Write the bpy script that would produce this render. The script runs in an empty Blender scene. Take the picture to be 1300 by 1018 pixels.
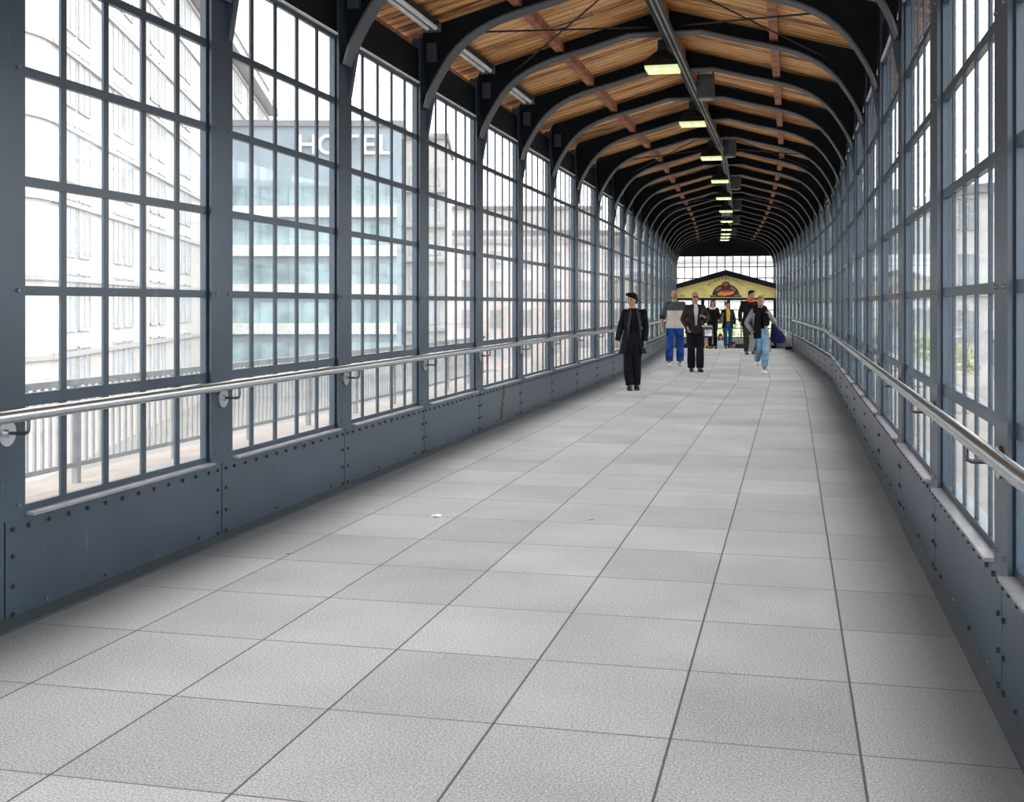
import bpy, bmesh, math, random
from mathutils import Vector, Matrix
random.seed(7)
C = bpy.context.scene.collection
SC = bpy.context.scene
PI = math.pi

# ------------------------------------------------------------------ camera
cam_d = bpy.data.cameras.new('camera')
cam = bpy.data.objects.new('camera', cam_d); C.objects.link(cam)
FPX = 1480.0
cam_d.sensor_fit = 'HORIZONTAL'; cam_d.sensor_width = 36.0
cam_d.lens = 36.0 * FPX / 1300.0
cam_d.shift_x = 0.0
cam_d.shift_y = -(509.0 - 387.0) / 1300.0
cam_d.clip_end = 800
cam.location = (0, 0, 1.5)
cam.rotation_euler = (PI / 2, 0, 0)
SC.camera = cam

# ------------------------------------------------------------------ world + exposure
W = bpy.data.worlds.new('world'); SC.world = W
W.use_nodes = True
wn = W.node_tree
bg = wn.nodes['Background']
tc = wn.nodes.new('ShaderNodeTexCoord')
ns = wn.nodes.new('ShaderNodeTexNoise'); ns.inputs['Scale'].default_value = 1.6; ns.inputs['Detail'].default_value = 5
cr = wn.nodes.new('ShaderNodeValToRGB')
cr.color_ramp.elements[0].position = 0.3; cr.color_ramp.elements[0].color = (0.88, 0.93, 1.0, 1)
cr.color_ramp.elements[1].position = 0.75; cr.color_ramp.elements[1].color = (1.0, 0.98, 0.95, 1)
wn.links.new(tc.outputs['Generated'], ns.inputs['Vector'])
wn.links.new(ns.outputs['Fac'], cr.inputs['Fac'])
wn.links.new(cr.outputs['Color'], bg.inputs['Color'])
bg.inputs['Strength'].default_value = 1.0
SC.view_settings.view_transform = 'Standard'
SC.view_settings.look = 'None'
SC.view_settings.exposure = 2.35
SC.view_settings.gamma = 1.0
SC.view_settings.use_curve_mapping = False
SC.cycles.transparent_max_bounces = 24
SC.cycles.max_bounces = 10
SC.cycles.diffuse_bounces = 5
SC.cycles.use_denoising = True
SC.cycles.sample_clamp_indirect = 8

# ------------------------------------------------------------------ materials
def newmat(name):
    m = bpy.data.materials.new(name); m.use_nodes = True
    return m, m.node_tree, m.node_tree.nodes['Principled BSDF']

def mat(name, col, rough=0.6, metal=0.0, var=0.12, scale=6.0, bump=0.0, bscale=80.0, spec=0.5, detail=4):
    """painted / plain surface with soft procedural variation"""
    m, t, b = newmat(name)
    co = t.nodes.new('ShaderNodeTexCoord')
    n = t.nodes.new('ShaderNodeTexNoise'); n.inputs['Scale'].default_value = scale; n.inputs['Detail'].default_value = detail
    t.links.new(co.outputs['Object'], n.inputs['Vector'])
    r = t.nodes.new('ShaderNodeValToRGB')
    lo = [max(0, c * (1 - var)) for c in col]; hi = [min(1, c * (1 + var)) for c in col]
    r.color_ramp.elements[0].position = 0.35; r.color_ramp.elements[0].color = (*lo, 1)
    r.color_ramp.elements[1].position = 0.65; r.color_ramp.elements[1].color = (*hi, 1)
    t.links.new(n.outputs['Fac'], r.inputs['Fac'])
    t.links.new(r.outputs['Color'], b.inputs['Base Color'])
    b.inputs['Roughness'].default_value = rough
    b.inputs['Metallic'].default_value = metal
    b.inputs['Specular IOR Level'].default_value = spec
    if bump:
        n2 = t.nodes.new('ShaderNodeTexNoise'); n2.inputs['Scale'].default_value = bscale; n2.inputs['Detail'].default_value = 3
        t.links.new(co.outputs['Object'], n2.inputs['Vector'])
        bp = t.nodes.new('ShaderNodeBump'); bp.inputs['Strength'].default_value = bump; bp.inputs['Distance'].default_value = 0.01
        t.links.new(n2.outputs['Fac'], bp.inputs['Height']); t.links.new(bp.outputs['Normal'], b.inputs['Normal'])
    return m

def math_node(t, op, a, b=None, c=None):
    n = t.nodes.new('ShaderNodeMath'); n.operation = op
    for i, v in enumerate((a, b, c)):
        if v is None: continue
        if isinstance(v, (int, float)): n.inputs[i].default_value = v
        else: t.links.new(v, n.inputs[i])
    return n.outputs[0]

def mix_col(t, fac, a, b, mode='MIX'):
    n = t.nodes.new('ShaderNodeMix'); n.data_type = 'RGBA'; n.blend_type = mode
    if isinstance(fac, (int, float)): n.inputs[0].default_value = fac
    else: t.links.new(fac, n.inputs[0])
    for i, v in ((6, a), (7, b)):
        if isinstance(v, tuple): n.inputs[i].default_value = (*v, 1)
        else: t.links.new(v, n.inputs[i])
    return n.outputs[2]

# steel paint with scuffs and faint scratches
def steel_mat(name, col, rough=0.5, scuff=0.5):
    m, t, b = newmat(name)
    co = t.nodes.new('ShaderNodeTexCoord')
    n = t.nodes.new('ShaderNodeTexNoise'); n.inputs['Scale'].default_value = 2.2; n.inputs['Detail'].default_value = 7
    t.links.new(co.outputs['Object'], n.inputs['Vector'])
    n2 = t.nodes.new('ShaderNodeTexNoise'); n2.inputs['Scale'].default_value = 60; n2.inputs['Detail'].default_value = 3
    t.links.new(co.outputs['Object'], n2.inputs['Vector'])
    mp = t.nodes.new('ShaderNodeMapping'); mp.inputs['Scale'].default_value = (16, 16, 3)
    t.links.new(co.outputs['Object'], mp.inputs['Vector'])
    n3 = t.nodes.new('ShaderNodeTexNoise'); n3.inputs['Scale'].default_value = 1.6; n3.inputs['Detail'].default_value = 6
    t.links.new(mp.outputs['Vector'], n3.inputs['Vector'])
    f = math_node(t, 'MULTIPLY_ADD', n.outputs['Fac'], 0.7, math_node(t, 'MULTIPLY', n2.outputs['Fac'], 0.3))
    r = t.nodes.new('ShaderNodeValToRGB')
    r.color_ramp.elements[0].position = 0.36; r.color_ramp.elements[0].color = (*[c * 0.8 for c in col], 1)
    r.color_ramp.elements[1].position = 0.66; r.color_ramp.elements[1].color = (*[c * 1.2 for c in col], 1)
    t.links.new(f, r.inputs['Fac'])
    s = t.nodes.new('ShaderNodeValToRGB')
    s.color_ramp.elements[0].position = 0.66; s.color_ramp.elements[0].color = (0, 0, 0, 1)
    s.color_ramp.elements[1].position = 0.74; s.color_ramp.elements[1].color = (scuff,) * 3 + (1,)
    t.links.new(n3.outputs['Fac'], s.inputs['Fac'])
    out = mix_col(t, s.outputs['Color'], r.outputs['Color'], tuple(min(1, c * 2.0 + 0.03) for c in col))
    t.links.new(out, b.inputs['Base Color'])
    b.inputs['Roughness'].default_value = rough
    return m

M = {}
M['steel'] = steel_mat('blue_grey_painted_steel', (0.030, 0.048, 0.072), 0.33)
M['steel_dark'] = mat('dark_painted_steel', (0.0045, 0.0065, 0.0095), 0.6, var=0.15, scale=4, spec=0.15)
M['flange'] = steel_mat('grey_flange_paint', (0.062, 0.069, 0.080), 0.45, 0.2)
M['rivet'] = mat('dark_rivet', (0.015, 0.018, 0.022), 0.5)
M['bolt'] = mat('bright_bolt', (0.16, 0.16, 0.165), 0.4, 0.5)
M['sill'] = mat('pale_aluminium_ledge', (0.26, 0.25, 0.27), 0.4, 0.2)
M['kick'] = steel_mat('grimy_kick_plate', (0.016, 0.024, 0.033), 0.65, 0.5)
M['stainless'] = mat('brushed_stainless', (0.60, 0.62, 0.64), 0.28, 1.0, var=0.05, scale=30)
M['rod'] = mat('dark_steel_rod', (0.10, 0.10, 0.11), 0.35, 0.9)
M['purlin'] = mat('red_brown_timber', (0.3900, 0.1575, 0.0870), 0.7, var=0.35, scale=9, bump=0.3)
M['black'] = mat('black_metal', (0.012, 0.014, 0.016), 0.5)
M['tube'] = mat('white_tube', (0.9375, 0.9375, 0.9125), 0.3)
M['tray'] = mat('galvanised_tray', (0.16, 0.18, 0.20), 0.45, 0.5)
M['speaker'] = mat('grey_speaker_shell', (0.075, 0.082, 0.088), 0.6)
M['speaker_rim'] = mat('pale_speaker_face', (0.34, 0.34, 0.33), 0.6)
M['cable'] = mat('pale_cable', (0.5, 0.5, 0.48), 0.5)
M['rust'] = mat('rust_stain', (0.06, 0.035, 0.028), 0.8, var=0.5, scale=30)

# glass: thin clear pane with fresnel reflection and a slight cool tint
def glass_mat(name, tint, haze):
    m = bpy.data.materials.new(name); m.use_nodes = True; t = m.node_tree
    for n in list(t.nodes): t.nodes.remove(n)
    o = t.nodes.new('ShaderNodeOutputMaterial')
    tr = t.nodes.new('ShaderNodeBsdfTransparent'); tr.inputs['Color'].default_value = (*tint, 1)
    gl = t.nodes.new('ShaderNodeBsdfGlossy'); gl.inputs['Roughness'].default_value = 0.03; gl.inputs['Color'].default_value = (0.85, 0.95, 1, 1)
    df = t.nodes.new('ShaderNodeBsdfDiffuse'); df.inputs['Color'].default_value = (0.6, 0.62, 0.63, 1)
    ge = t.nodes.new('ShaderNodeNewGeometry'); dp = t.nodes.new('ShaderNodeVectorMath'); dp.operation = 'DOT_PRODUCT'
    t.links.new(ge.outputs['Incoming'], dp.inputs[0]); t.links.new(ge.outputs['Normal'], dp.inputs[1])
    lwf = math_node(t, 'MULTIPLY_ADD', math_node(t, 'POWER', math_node(t, 'SUBTRACT', 1.0, math_node(t, 'ABSOLUTE', dp.outputs['Value'])), 5.0), 0.55, 0.025)
    co = t.nodes.new('ShaderNodeTexCoord'); n = t.nodes.new('ShaderNodeTexNoise')
    n.inputs['Scale'].default_value = 3; n.inputs['Detail'].default_value = 6
    t.links.new(co.outputs['Object'], n.inputs['Vector'])
    hz = math_node(t, 'MULTIPLY', n.outputs['Fac'], haze * 2)
    m1 = t.nodes.new('ShaderNodeMixShader'); t.links.new(hz, m1.inputs[0]); t.links.new(tr.outputs[0], m1.inputs[1]); t.links.new(df.outputs[0], m1.inputs[2])
    m2 = t.nodes.new('ShaderNodeMixShader'); t.links.new(lwf, m2.inputs[0]); t.links.new(m1.outputs[0], m2.inputs[1]); t.links.new(gl.outputs[0], m2.inputs[2])
    t.links.new(m2.outputs[0], o.inputs[0])
    return m
M['glass'] = glass_mat('window_glass', (0.96, 0.975, 0.97), 0.04)

# floor: grey granite slabs from the surface map (metres across, metres along)
TILE_T0, TILE_A, TILE_S0, TILE_B = -2.935, 0.6316, 4.047, 0.7716
def floor_mat():
    m, t, b = newmat('granite_floor_slabs')
    uv = t.nodes.new('ShaderNodeUVMap'); uv.uv_map = 'walk'
    sp = t.nodes.new('ShaderNodeSeparateXYZ'); t.links.new(uv.outputs['UV'], sp.inputs[0])
    u = math_node(t, 'DIVIDE', math_node(t, 'SUBTRACT', sp.outputs[0], TILE_T0), TILE_A)
    v = math_node(t, 'DIVIDE', math_node(t, 'SUBTRACT', sp.outputs[1], TILE_S0), TILE_B)
    def joint(x, w):
        d = math_node(t, 'ABSOLUTE', math_node(t, 'SUBTRACT', math_node(t, 'FRACT', math_node(t, 'ADD', x, 0.5)), 0.5))
        return math_node(t, 'LESS_THAN', d, w)
    cb = t.nodes.new('ShaderNodeCombineXYZ')
    t.links.new(math_node(t, 'FLOOR', u), cb.inputs[0]); t.links.new(math_node(t, 'FLOOR', v), cb.inputs[1])
    wnz = t.nodes.new('ShaderNodeTexWhiteNoise'); t.links.new(cb.outputs[0], wnz.inputs['Vector'])
    n = t.nodes.new('ShaderNodeTexNoise'); n.inputs['Scale'].default_value = 120; n.inputs['Detail'].default_value = 3; n.inputs['Roughness'].default_value = 0.8
    t.links.new(uv.outputs['UV'], n.inputs['Vector'])
    n2 = t.nodes.new('ShaderNodeTexNoise'); n2.inputs['Scale'].default_value = 1.3; n2.inputs['Detail'].default_value = 8
    t.links.new(uv.outputs['UV'], n2.inputs['Vector'])
    vo = t.nodes.new('ShaderNodeTexVoronoi'); vo.inputs['Scale'].default_value = 1.15
    t.links.new(uv.outputs['UV'], vo.inputs['Vector'])
    f = math_node(t, 'ADD', math_node(t, 'MULTIPLY', n.outputs['Fac'], 0.78), math_node(t, 'ADD', math_node(t, 'MULTIPLY', n2.outputs['Fac'], 0.13), math_node(t, 'MULTIPLY', wnz.outputs['Value'], 0.05)))
    r = t.nodes.new('ShaderNodeValToRGB'); e = r.color_ramp.elements
    e[0].position = 0.34; e[0].color = (0.155, 0.163, 0.175, 1)
    e[1].position = 0.62; e[1].color = (0.73, 0.705, 0.702, 1)
    t.links.new(f, r.inputs['Fac'])
    # shade along both walls painted into the slab colour, with slight grime
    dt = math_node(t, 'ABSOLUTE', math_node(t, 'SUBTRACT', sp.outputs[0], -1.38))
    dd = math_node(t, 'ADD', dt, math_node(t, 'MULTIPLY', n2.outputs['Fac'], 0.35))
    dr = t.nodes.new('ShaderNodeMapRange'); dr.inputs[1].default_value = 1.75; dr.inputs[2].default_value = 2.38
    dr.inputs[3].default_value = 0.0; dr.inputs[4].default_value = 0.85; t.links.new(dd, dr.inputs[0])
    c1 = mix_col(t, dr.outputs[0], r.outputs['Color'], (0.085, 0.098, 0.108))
    spot = math_node(t, 'LESS_THAN', vo.outputs['Distance'], 0.022)
    c1 = mix_col(t, math_node(t, 'MULTIPLY', spot, 0.75), c1, (0.06, 0.06, 0.065))
    j1 = joint(u, 0.0072); j2 = joint(v, 0.0052)
    c2 = mix_col(t, math_node(t, 'MULTIPLY', j2, math_node(t, 'MULTIPLY_ADD', n2.outputs['Fac'], 1.2, 0.28)), c1, (0.07, 0.075, 0.085))
    c3 = mix_col(t, math_node(t, 'MULTIPLY', j1, 0.9), c2, (0.045, 0.052, 0.062))
    t.links.new(c3, b.inputs['Base Color'])
    b.inputs['Roughness'].default_value = 0.62
    h = math_node(t, 'SUBTRACT', math_node(t, 'MULTIPLY', n.outputs['Fac'], 0.02), math_node(t, 'MAXIMUM', j1, j2))
    bp = t.nodes.new('ShaderNodeBump'); bp.inputs['Strength'].default_value = 0.3; bp.inputs['Distance'].default_value = 0.004
    t.links.new(h, bp.inputs['Height']); t.links.new(bp.outputs['Normal'], b.inputs['Normal'])
    return m
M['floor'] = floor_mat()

def plank_mat():
    m, t, b = newmat('pine_roof_boards')
    uv = t.nodes.new('ShaderNodeUVMap'); uv.uv_map = 'walk'
    sp = t.nodes.new('ShaderNodeSeparateXYZ'); t.links.new(uv.outputs['UV'], sp.inputs[0])
    v = math_node(t, 'DIVIDE', sp.outputs[1], 0.155)
    d = math_node(t, 'ABSOLUTE', math_node(t, 'SUBTRACT', math_node(t, 'FRACT', v), 0.5))
    j = math_node(t, 'GREATER_THAN', d, 0.455)
    wnz = t.nodes.new('ShaderNodeTexWhiteNoise'); wnz.noise_dimensions = '1D'; t.links.new(math_node(t, 'FLOOR', v), wnz.inputs['W'])
    cb = t.nodes.new('ShaderNodeCombineXYZ')
    t.links.new(math_node(t, 'MULTIPLY', sp.outputs[0], 1.4), cb.inputs[0])
    t.links.new(math_node(t, 'MULTIPLY', sp.outputs[1], 13.0), cb.inputs[1])
    t.links.new(math_node(t, 'MULTIPLY', wnz.outputs['Value'], 9.0), cb.inputs[2])
    n = t.nodes.new('ShaderNodeTexNoise'); n.inputs['Scale'].default_value = 1.6; n.inputs['Detail'].default_value = 6; n.inputs['Distortion'].default_value = 0.6
    t.links.new(cb.outputs[0], n.inputs['Vector'])
    vo = t.nodes.new('ShaderNodeTexVoronoi'); vo.inputs['Scale'].default_value = 6.5
    t.links.new(uv.outputs['UV'], vo.inputs['Vector'])
    f = math_node(t, 'ADD', math_node(t, 'MULTIPLY', n.outputs['Fac'], 0.8), math_node(t, 'MULTIPLY', wnz.outputs['Value'], 0.26))
    r = t.nodes.new('ShaderNodeValToRGB'); e = r.color_ramp.elements
    e[0].position = 0.34; e[0].color = (0.09, 0.030, 0.010, 1)
    e[1].position = 0.74; e[1].color = (1.0, 0.62, 0.26, 1)
    e2 = r.color_ramp.elements.new(0.52); e2.color = (0.74, 0.35, 0.12, 1)
    t.links.new(f, r.inputs['Fac'])
    c1 = mix_col(t, math_node(t, 'LESS_THAN', vo.outputs['Distance'], 0.09), r.outputs['Color'], (0.06, 0.022, 0.01))
    c2 = mix_col(t, j, c1, (0.02, 0.01, 0.006))
    t.links.new(c2, b.inputs['Base Color']); b.inputs['Roughness'].default_value = 0.6
    bp = t.nodes.new('ShaderNodeBump'); bp.inputs['Strength'].default_value = 0.6; bp.inputs['Distance'].default_value = 0.01; bp.invert = True
    t.links.new(j, bp.inputs['Height']); t.links.new(bp.outputs['Normal'], b.inputs['Normal'])
    return m
M['planks'] = plank_mat()

def emit_mat(name, col, s):
    m, t, b = newmat(name)
    co = t.nodes.new('ShaderNodeTexCoord'); n = t.nodes.new('ShaderNodeTexNoise'); n.inputs['Scale'].default_value = 20
    t.links.new(co.outputs['Object'], n.inputs['Vector'])
    b.inputs['Base Color'].default_value = (*col, 1)
    b.inputs['Emission Color'].default_value = (*col, 1)
    t.links.new(math_node(t, 'MULTIPLY_ADD', n.outputs['Fac'], s * 0.6, s * 0.7), b.inputs['Emission Strength'])
    return m
M['lens'] = emit_mat('lit_lamp_lens', (0.80, 0.88, 0.42), 0.13)
M['bulb'] = emit_mat('lit_bulb', (1.0, 0.98, 0.85), 0.9)

# ------------------------------------------------------------------ mesh helpers
def link(name, me, m=None, parent=None, loc=(0, 0, 0), rz=0.0):
    o = bpy.data.objects.new(name, me)
    if m is not None:
        for mm in (m if isinstance(m, (list, tuple)) else [m]): me.materials.append(mm)
    C.objects.link(o); o.location = loc; o.rotation_euler = (0, 0, rz)
    if parent: o.parent = parent
    return o

def obj(name, bm, m, parent=None, loc=(0, 0, 0), rz=0.0, smooth=False, bevel=0.0):
    bmesh.ops.recalc_face_normals(bm, faces=bm.faces)
    me = bpy.data.meshes.new(name); bm.to_mesh(me); bm.free()
    if smooth:
        for p in me.polygons: p.use_smooth = True
    o = link(name, me, m, parent, loc, rz)
    if bevel:
        b = o.modifiers.new('bevel', 'BEVEL'); b.width = bevel; b.segments = 2; b.limit_method = 'ANGLE'
    return o

def thing(name, label, cat, loc=(0, 0, 0), rz=0.0, group=None):
    o = bpy.data.objects.new(name, None); C.objects.link(o)
    o.empty_display_size = 0.2
    o.location = loc; o.rotation_euler = (0, 0, rz); o['label'] = label; o['category'] = cat
    if group: o['group'] = group
    return o

def tag(o, label, cat, group=None):
    o['label'] = label; o['category'] = cat
    if group: o['group'] = group
    return o

def struct(o):
    o['kind'] = 'structure'; return o

def hexa(bm, p, mi=0):
    """eight corners: bottom four (ccw) then top four"""
    v = [bm.verts.new(q) for q in p]
    for f in ((0, 3, 2, 1), (4, 5, 6, 7), (0, 1, 5, 4), (1, 2, 6, 5), (2, 3, 7, 6), (3, 0, 4, 7)):
        fc = bm.faces.new([v[i] for i in f]); fc.material_index = mi

def box(bm, x0, x1, y0, y1, z0, z1, mi=0):
    hexa(bm, [(x0, y0, z0), (x1, y0, z0), (x1, y1, z0), (x0, y1, z0), (x0, y0, z1), (x1, y0, z1), (x1, y1, z1), (x0, y1, z1)], mi)

def tube(bm, pts, rad, seg=12, caps=True, mi=0, flat=1.0, side=None):
    """swept tube through pts; rad a number or list; flat squashes the section along `side`"""
    pts = [Vector(p) for p in pts]; n = len(pts)
    if not isinstance(rad, (list, tuple)): rad = [rad] * n
    rings = []; prev = None
    for i, p in enumerate(pts):
        d = (pts[min(i + 1, n - 1)] - pts[max(i - 1, 0)]).normalized()
        if prev is None:
            a = Vector(side) if side is not None else (Vector((0, 0, 1)) if abs(d.z) < 0.9 else Vector((1, 0, 0)))
        else: a = prev
        a = (a - d * a.dot(d)).normalized(); b = d.cross(a); prev = a
        rings.append([bm.verts.new(p + a * (rad[i] * flat * math.cos(2 * PI * k / seg)) + b * (rad[i] * math.sin(2 * PI * k / seg))) for k in range(seg)])
    for i in range(n - 1):
        for k in range(seg):
            f = bm.faces.new([rings[i][k], rings[i][(k + 1) % seg], rings[i + 1][(k + 1) % seg], rings[i + 1][k]]); f.material_index = mi
    if caps:
        f = bm.faces.new(rings[0][::-1]); f.material_index = mi
        f = bm.faces.new(rings[-1]); f.material_index = mi

def ball(bm, c, r, rot=None, seg=14, rings=9, mi=0):
    c = Vector(c); r = Vector(r if isinstance(r, (list, tuple)) else (r, r, r))
    R = rot if rot is not None else Matrix.Identity(3)
    rows = []
    for i in range(1, rings):
        a = PI * i / rings
        rows.append([bm.verts.new(c + R @ Vector((r.x * math.sin(a) * math.cos(2 * PI * k / seg), r.y * math.sin(a) * math.sin(2 * PI * k / seg), r.z * math.cos(a)))) for k in range(seg)])
    top = bm.verts.new(c + R @ Vector((0, 0, r.z))); bot = bm.verts.new(c + R @ Vector((0, 0, -r.z)))
    fs = []
    for k in range(seg):
        fs.append(bm.faces.new([top, rows[0][k], rows[0][(k + 1) % seg]]))
        fs.append(bm.faces.new([bot, rows[-1][(k + 1) % seg], rows[-1][k]]))
        for i in range(len(rows) - 1):
            fs.append(bm.faces.new([rows[i][k], rows[i + 1][k], rows[i + 1][(k + 1) % seg], rows[i][(k + 1) % seg]]))
    for f in fs: f.material_index = mi

def rings(bm, rs, seg=24):
    """stack of ellipses (cx, cy, z, rx, ry) closed at both ends"""
    rr = [[bm.verts.new((cx + rx * math.sin(2 * PI * k / seg), cy - ry * math.cos(2 * PI * k / seg), z)) for k in range(seg)] for cx, cy, z, rx, ry in rs]
    for i in range(len(rr) - 1):
        for k in range(seg):
            bm.faces.new([rr[i][k], rr[i][(k + 1) % seg], rr[i + 1][(k + 1) % seg], rr[i + 1][k]])
    bm.faces.new(rr[0][::-1]); bm.faces.new(rr[-1])

def cyl(bm, c, r, h, axis='z', seg=16, mi=0):
    c = Vector(c); d = {'x': Vector((1, 0, 0)), 'y': Vector((0, 1, 0)), 'z': Vector((0, 0, 1))}[axis] if isinstance(axis, str) else Vector(axis).normalized()
    tube(bm, [c - d * h / 2, c + d * h / 2], r, seg, True, mi)

# ------------------------------------------------------------------ the walkway's plan: straight for ten bays, then easing left
BAY = 2.10; S0 = 4.676; YAW0 = 0.2356
KMIN, KEND = -4, 23
TL, TR, TC = -3.525, 0.765, -1.38
HW = (TR - TL) / 2
seg_yaw = {}
bend = [0.200, 0.200, 0.199, 0.197, 0.194, 0.190, 0.186, 0.182, 0.178, 0.175, 0.172, 0.169, 0.166, 0.163]
for k in range(KMIN, KEND + 1):
    seg_yaw[k] = YAW0 if k < 9 else bend[min(k - 9, len(bend) - 1)]
node = {}
for k in range(KMIN, 10):
    s = S0 + BAY * k; node[k] = Vector((math.sin(YAW0) * s, math.cos(YAW0) * s))
for k in range(10, KEND + 1):
    y = seg_yaw[k - 1]; node[k] = node[k - 1] + Vector((math.sin(y), math.cos(y))) * BAY
def node_yaw(k):
    return (seg_yaw[max(k - 1, KMIN)] + seg_yaw[k]) / 2
def nrm(y): return Vector((math.cos(y), -math.sin(y)))
def W2(s, t):
    """plan point from metres along and metres across"""
    f = (s - S0) / BAY; k = int(math.floor(f)); k = max(KMIN, min(KEND - 1, k)); f -= k
    a = node[k] + nrm(node_yaw(k)) * t; b = node[k + 1] + nrm(node_yaw(k + 1)) * t
    return a + (b - a) * f
def P(s, t, z):
    q = W2(s, t); return Vector((q.x, q.y, z))
def sk(k): return S0 + BAY * k
def pbox(bm, s0, s1, t0, t1, z0, z1, mi=0):
    hexa(bm, [P(s0, t0, z0), P(s0, t1, z0), P(s1, t1, z0), P(s1, t0, z0), P(s0, t0, z1), P(s0, t1, z1), P(s1, t1, z1), P(s1, t0, z1)], mi)
def at_yaw(s):
    f = (s - S0) / BAY; k = max(KMIN, min(KEND - 1, int(math.floor(f)))); return seg_yaw[k]

S_END = sk(KEND); S_BEG = sk(KMIN)
S_STAIR = 41.0            # where the paving stops at the head of the stairs
Z_SILL, Z_HEAD = 0.50, 3.67
def ceil_z(u): return 4.81 - 0.275 * u      # underside of the roof boards

# ------------------------------------------------------------------ floor, stairs
def ruled(name, rows, m, uvs=None, parent=None):
    """rows of points -> sheet with a metre map"""
    bm = bmesh.new(); uvl = bm.loops.layers.uv.new('walk')
    vs = [[bm.verts.new(p) for p, _ in r] for r in rows]
    for i in range(len(rows) - 1):
        for j in range(len(rows[0]) - 1):
            idx = [(i, j), (i, j + 1), (i + 1, j + 1), (i + 1, j)]
            f = bm.faces.new([vs[a][b] for a, b in idx])
            for lp, (a, b) in zip(f.loops, idx): lp[uvl].uv = rows[a][b][1]
    me = bpy.data.meshes.new(name); bm.to_mesh(me); bm.free()
    return link(name, me, m, parent)

ss = [sk(k) for k in range(KMIN, KEND) if sk(k) < S_STAIR - 0.3] + [S_STAIR]
tt = [TL - 0.02 + (TR - TL + 0.04) * i / 6 for i in range(7)]
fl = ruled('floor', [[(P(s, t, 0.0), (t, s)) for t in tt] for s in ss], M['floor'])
sol = fl.modifiers.new('slab', 'SOLIDIFY'); sol.thickness = 0.12; sol.offset = -1 if fl.data.polygons[0].normal.z > 0 else 1
struct(fl)
M['concrete'] = mat('grey_concrete', (0.30, 0.30, 0.29), 0.8, var=0.2, scale=3, bump=0.2)
M['stairs'] = mat('stair_stone', (0.32, 0.32, 0.32), 0.7, var=0.2, scale=8)
bm = bmesh.new()
NST = 15
for i in range(NST):
    pbox(bm, S_STAIR + 0.001 + i * 0.30, S_STAIR + (i + 1) * 0.30, TL + 0.02, TR - 0.02, -3.2, -0.165 * (i + 1))
st = obj('staircase', bm, M['stairs']); tag(st, 'grey stone flight of stairs going down at the far end of the paving', 'stairs')
bm = bmesh.new(); pbox(bm, S_STAIR + NST * 0.30 + 0.002, S_END + 1.5, TL - 0.5, TR + 0.5, -3.3, -0.165 * (NST + 1))
struct(obj('floor_landing', bm, M['concrete']))

# ------------------------------------------------------------------ side walls: riveted panels, kick plate, upper infill
def side_wall(name, t_in, sg):
    """sg = -1 left, +1 right : direction away from the walkway"""
    bm = bmesh.new()
    for k in range(KMIN, KEND):
        a, b = sk(k), sk(k + 1)
        for pa, pb in ((a + 0.006, b - 0.006),):
            lo = 0.0 if b < S_STAIR + 1 else -3.2
            pbox(bm, pa, pb, *sorted((t_in, t_in + sg * 0.05)), lo, Z_SILL)
        pbox(bm, a, b, *sorted((t_in + sg * 0.012, t_in + sg * 0.16)), (-0.3 if b < S_STAIR + 1 else -3.2), Z_SILL - 0.02)
        # blind panel over the window head, and the dark upper fascia outside
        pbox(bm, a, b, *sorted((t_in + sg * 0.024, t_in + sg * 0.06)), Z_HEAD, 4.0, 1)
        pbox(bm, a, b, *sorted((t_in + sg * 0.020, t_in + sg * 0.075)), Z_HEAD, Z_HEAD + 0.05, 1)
        # rivets
        if sk(k) < 48:
            def riv(s, z, bright=False, r=0.011):
                c = P(s, t_in - sg * 0.004, z); y = at_yaw(s); d = nrm(y)
                cyl(bm, c, r, 0.014, (d.x, d.y, 0), 6, 3 if bright else 2)
            n = 12
            for i in range(n):
                riv(a + 0.17 + (BAY - 0.34) * i / (n - 1), Z_SILL - 0.045)
            for zz in (0.06, 0.19, 0.33, 0.455):
                riv(a + 0.055, zz); riv(b - 0.055, zz)
            for i in range(4):
                riv(a + 0.3 + i * 0.5, 0.075, i % 2 == 0, 0.009)
    o = obj(name, bm, [M['steel'], M['steel_dark'], M['rivet'], M['bolt']]); struct(o)
    # angled kick plate along the floor
    bm = bmesh.new()
    for k in range(KMIN, KEND):
        a, b = sk(k), min(sk(k + 1), S_STAIR)
        if a >= S_STAIR: break
        ti, to = t_in, t_in - sg * 0.045
        q = [P(a, ti, 0.0), P(a, to, 0.0), P(b, to, 0.0), P(b, ti, 0.0), P(a, ti, 0.05), P(a, to + sg * 0.004, 0.012), P(b, to + sg * 0.004, 0.012), P(b, ti, 0.05)]
        hexa(bm, q)
    struct(obj('baseboard_' + name.split('_')[1], bm, M['kick']))
side_wall('wall_left', TL, -1)
side_wall('wall_right', TR, 1)

# rust streak on one left panel
bm = bmesh.new()
s_r = sk(4) + 1.15
for i in range(26):
    z = 0.47 - i * 0.016; ds = -0.008 * i + random.uniform(-0.02, 0.02)
    w = random.uniform(0.02, 0.07)
    pbox(bm, s_r + ds, s_r + ds + w * 2.2, TL - 0.0, TL + 0.0025, z, z + random.uniform(0.010, 0.017))
struct(obj('trim_rust_streak', bm, M['rust']))

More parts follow.
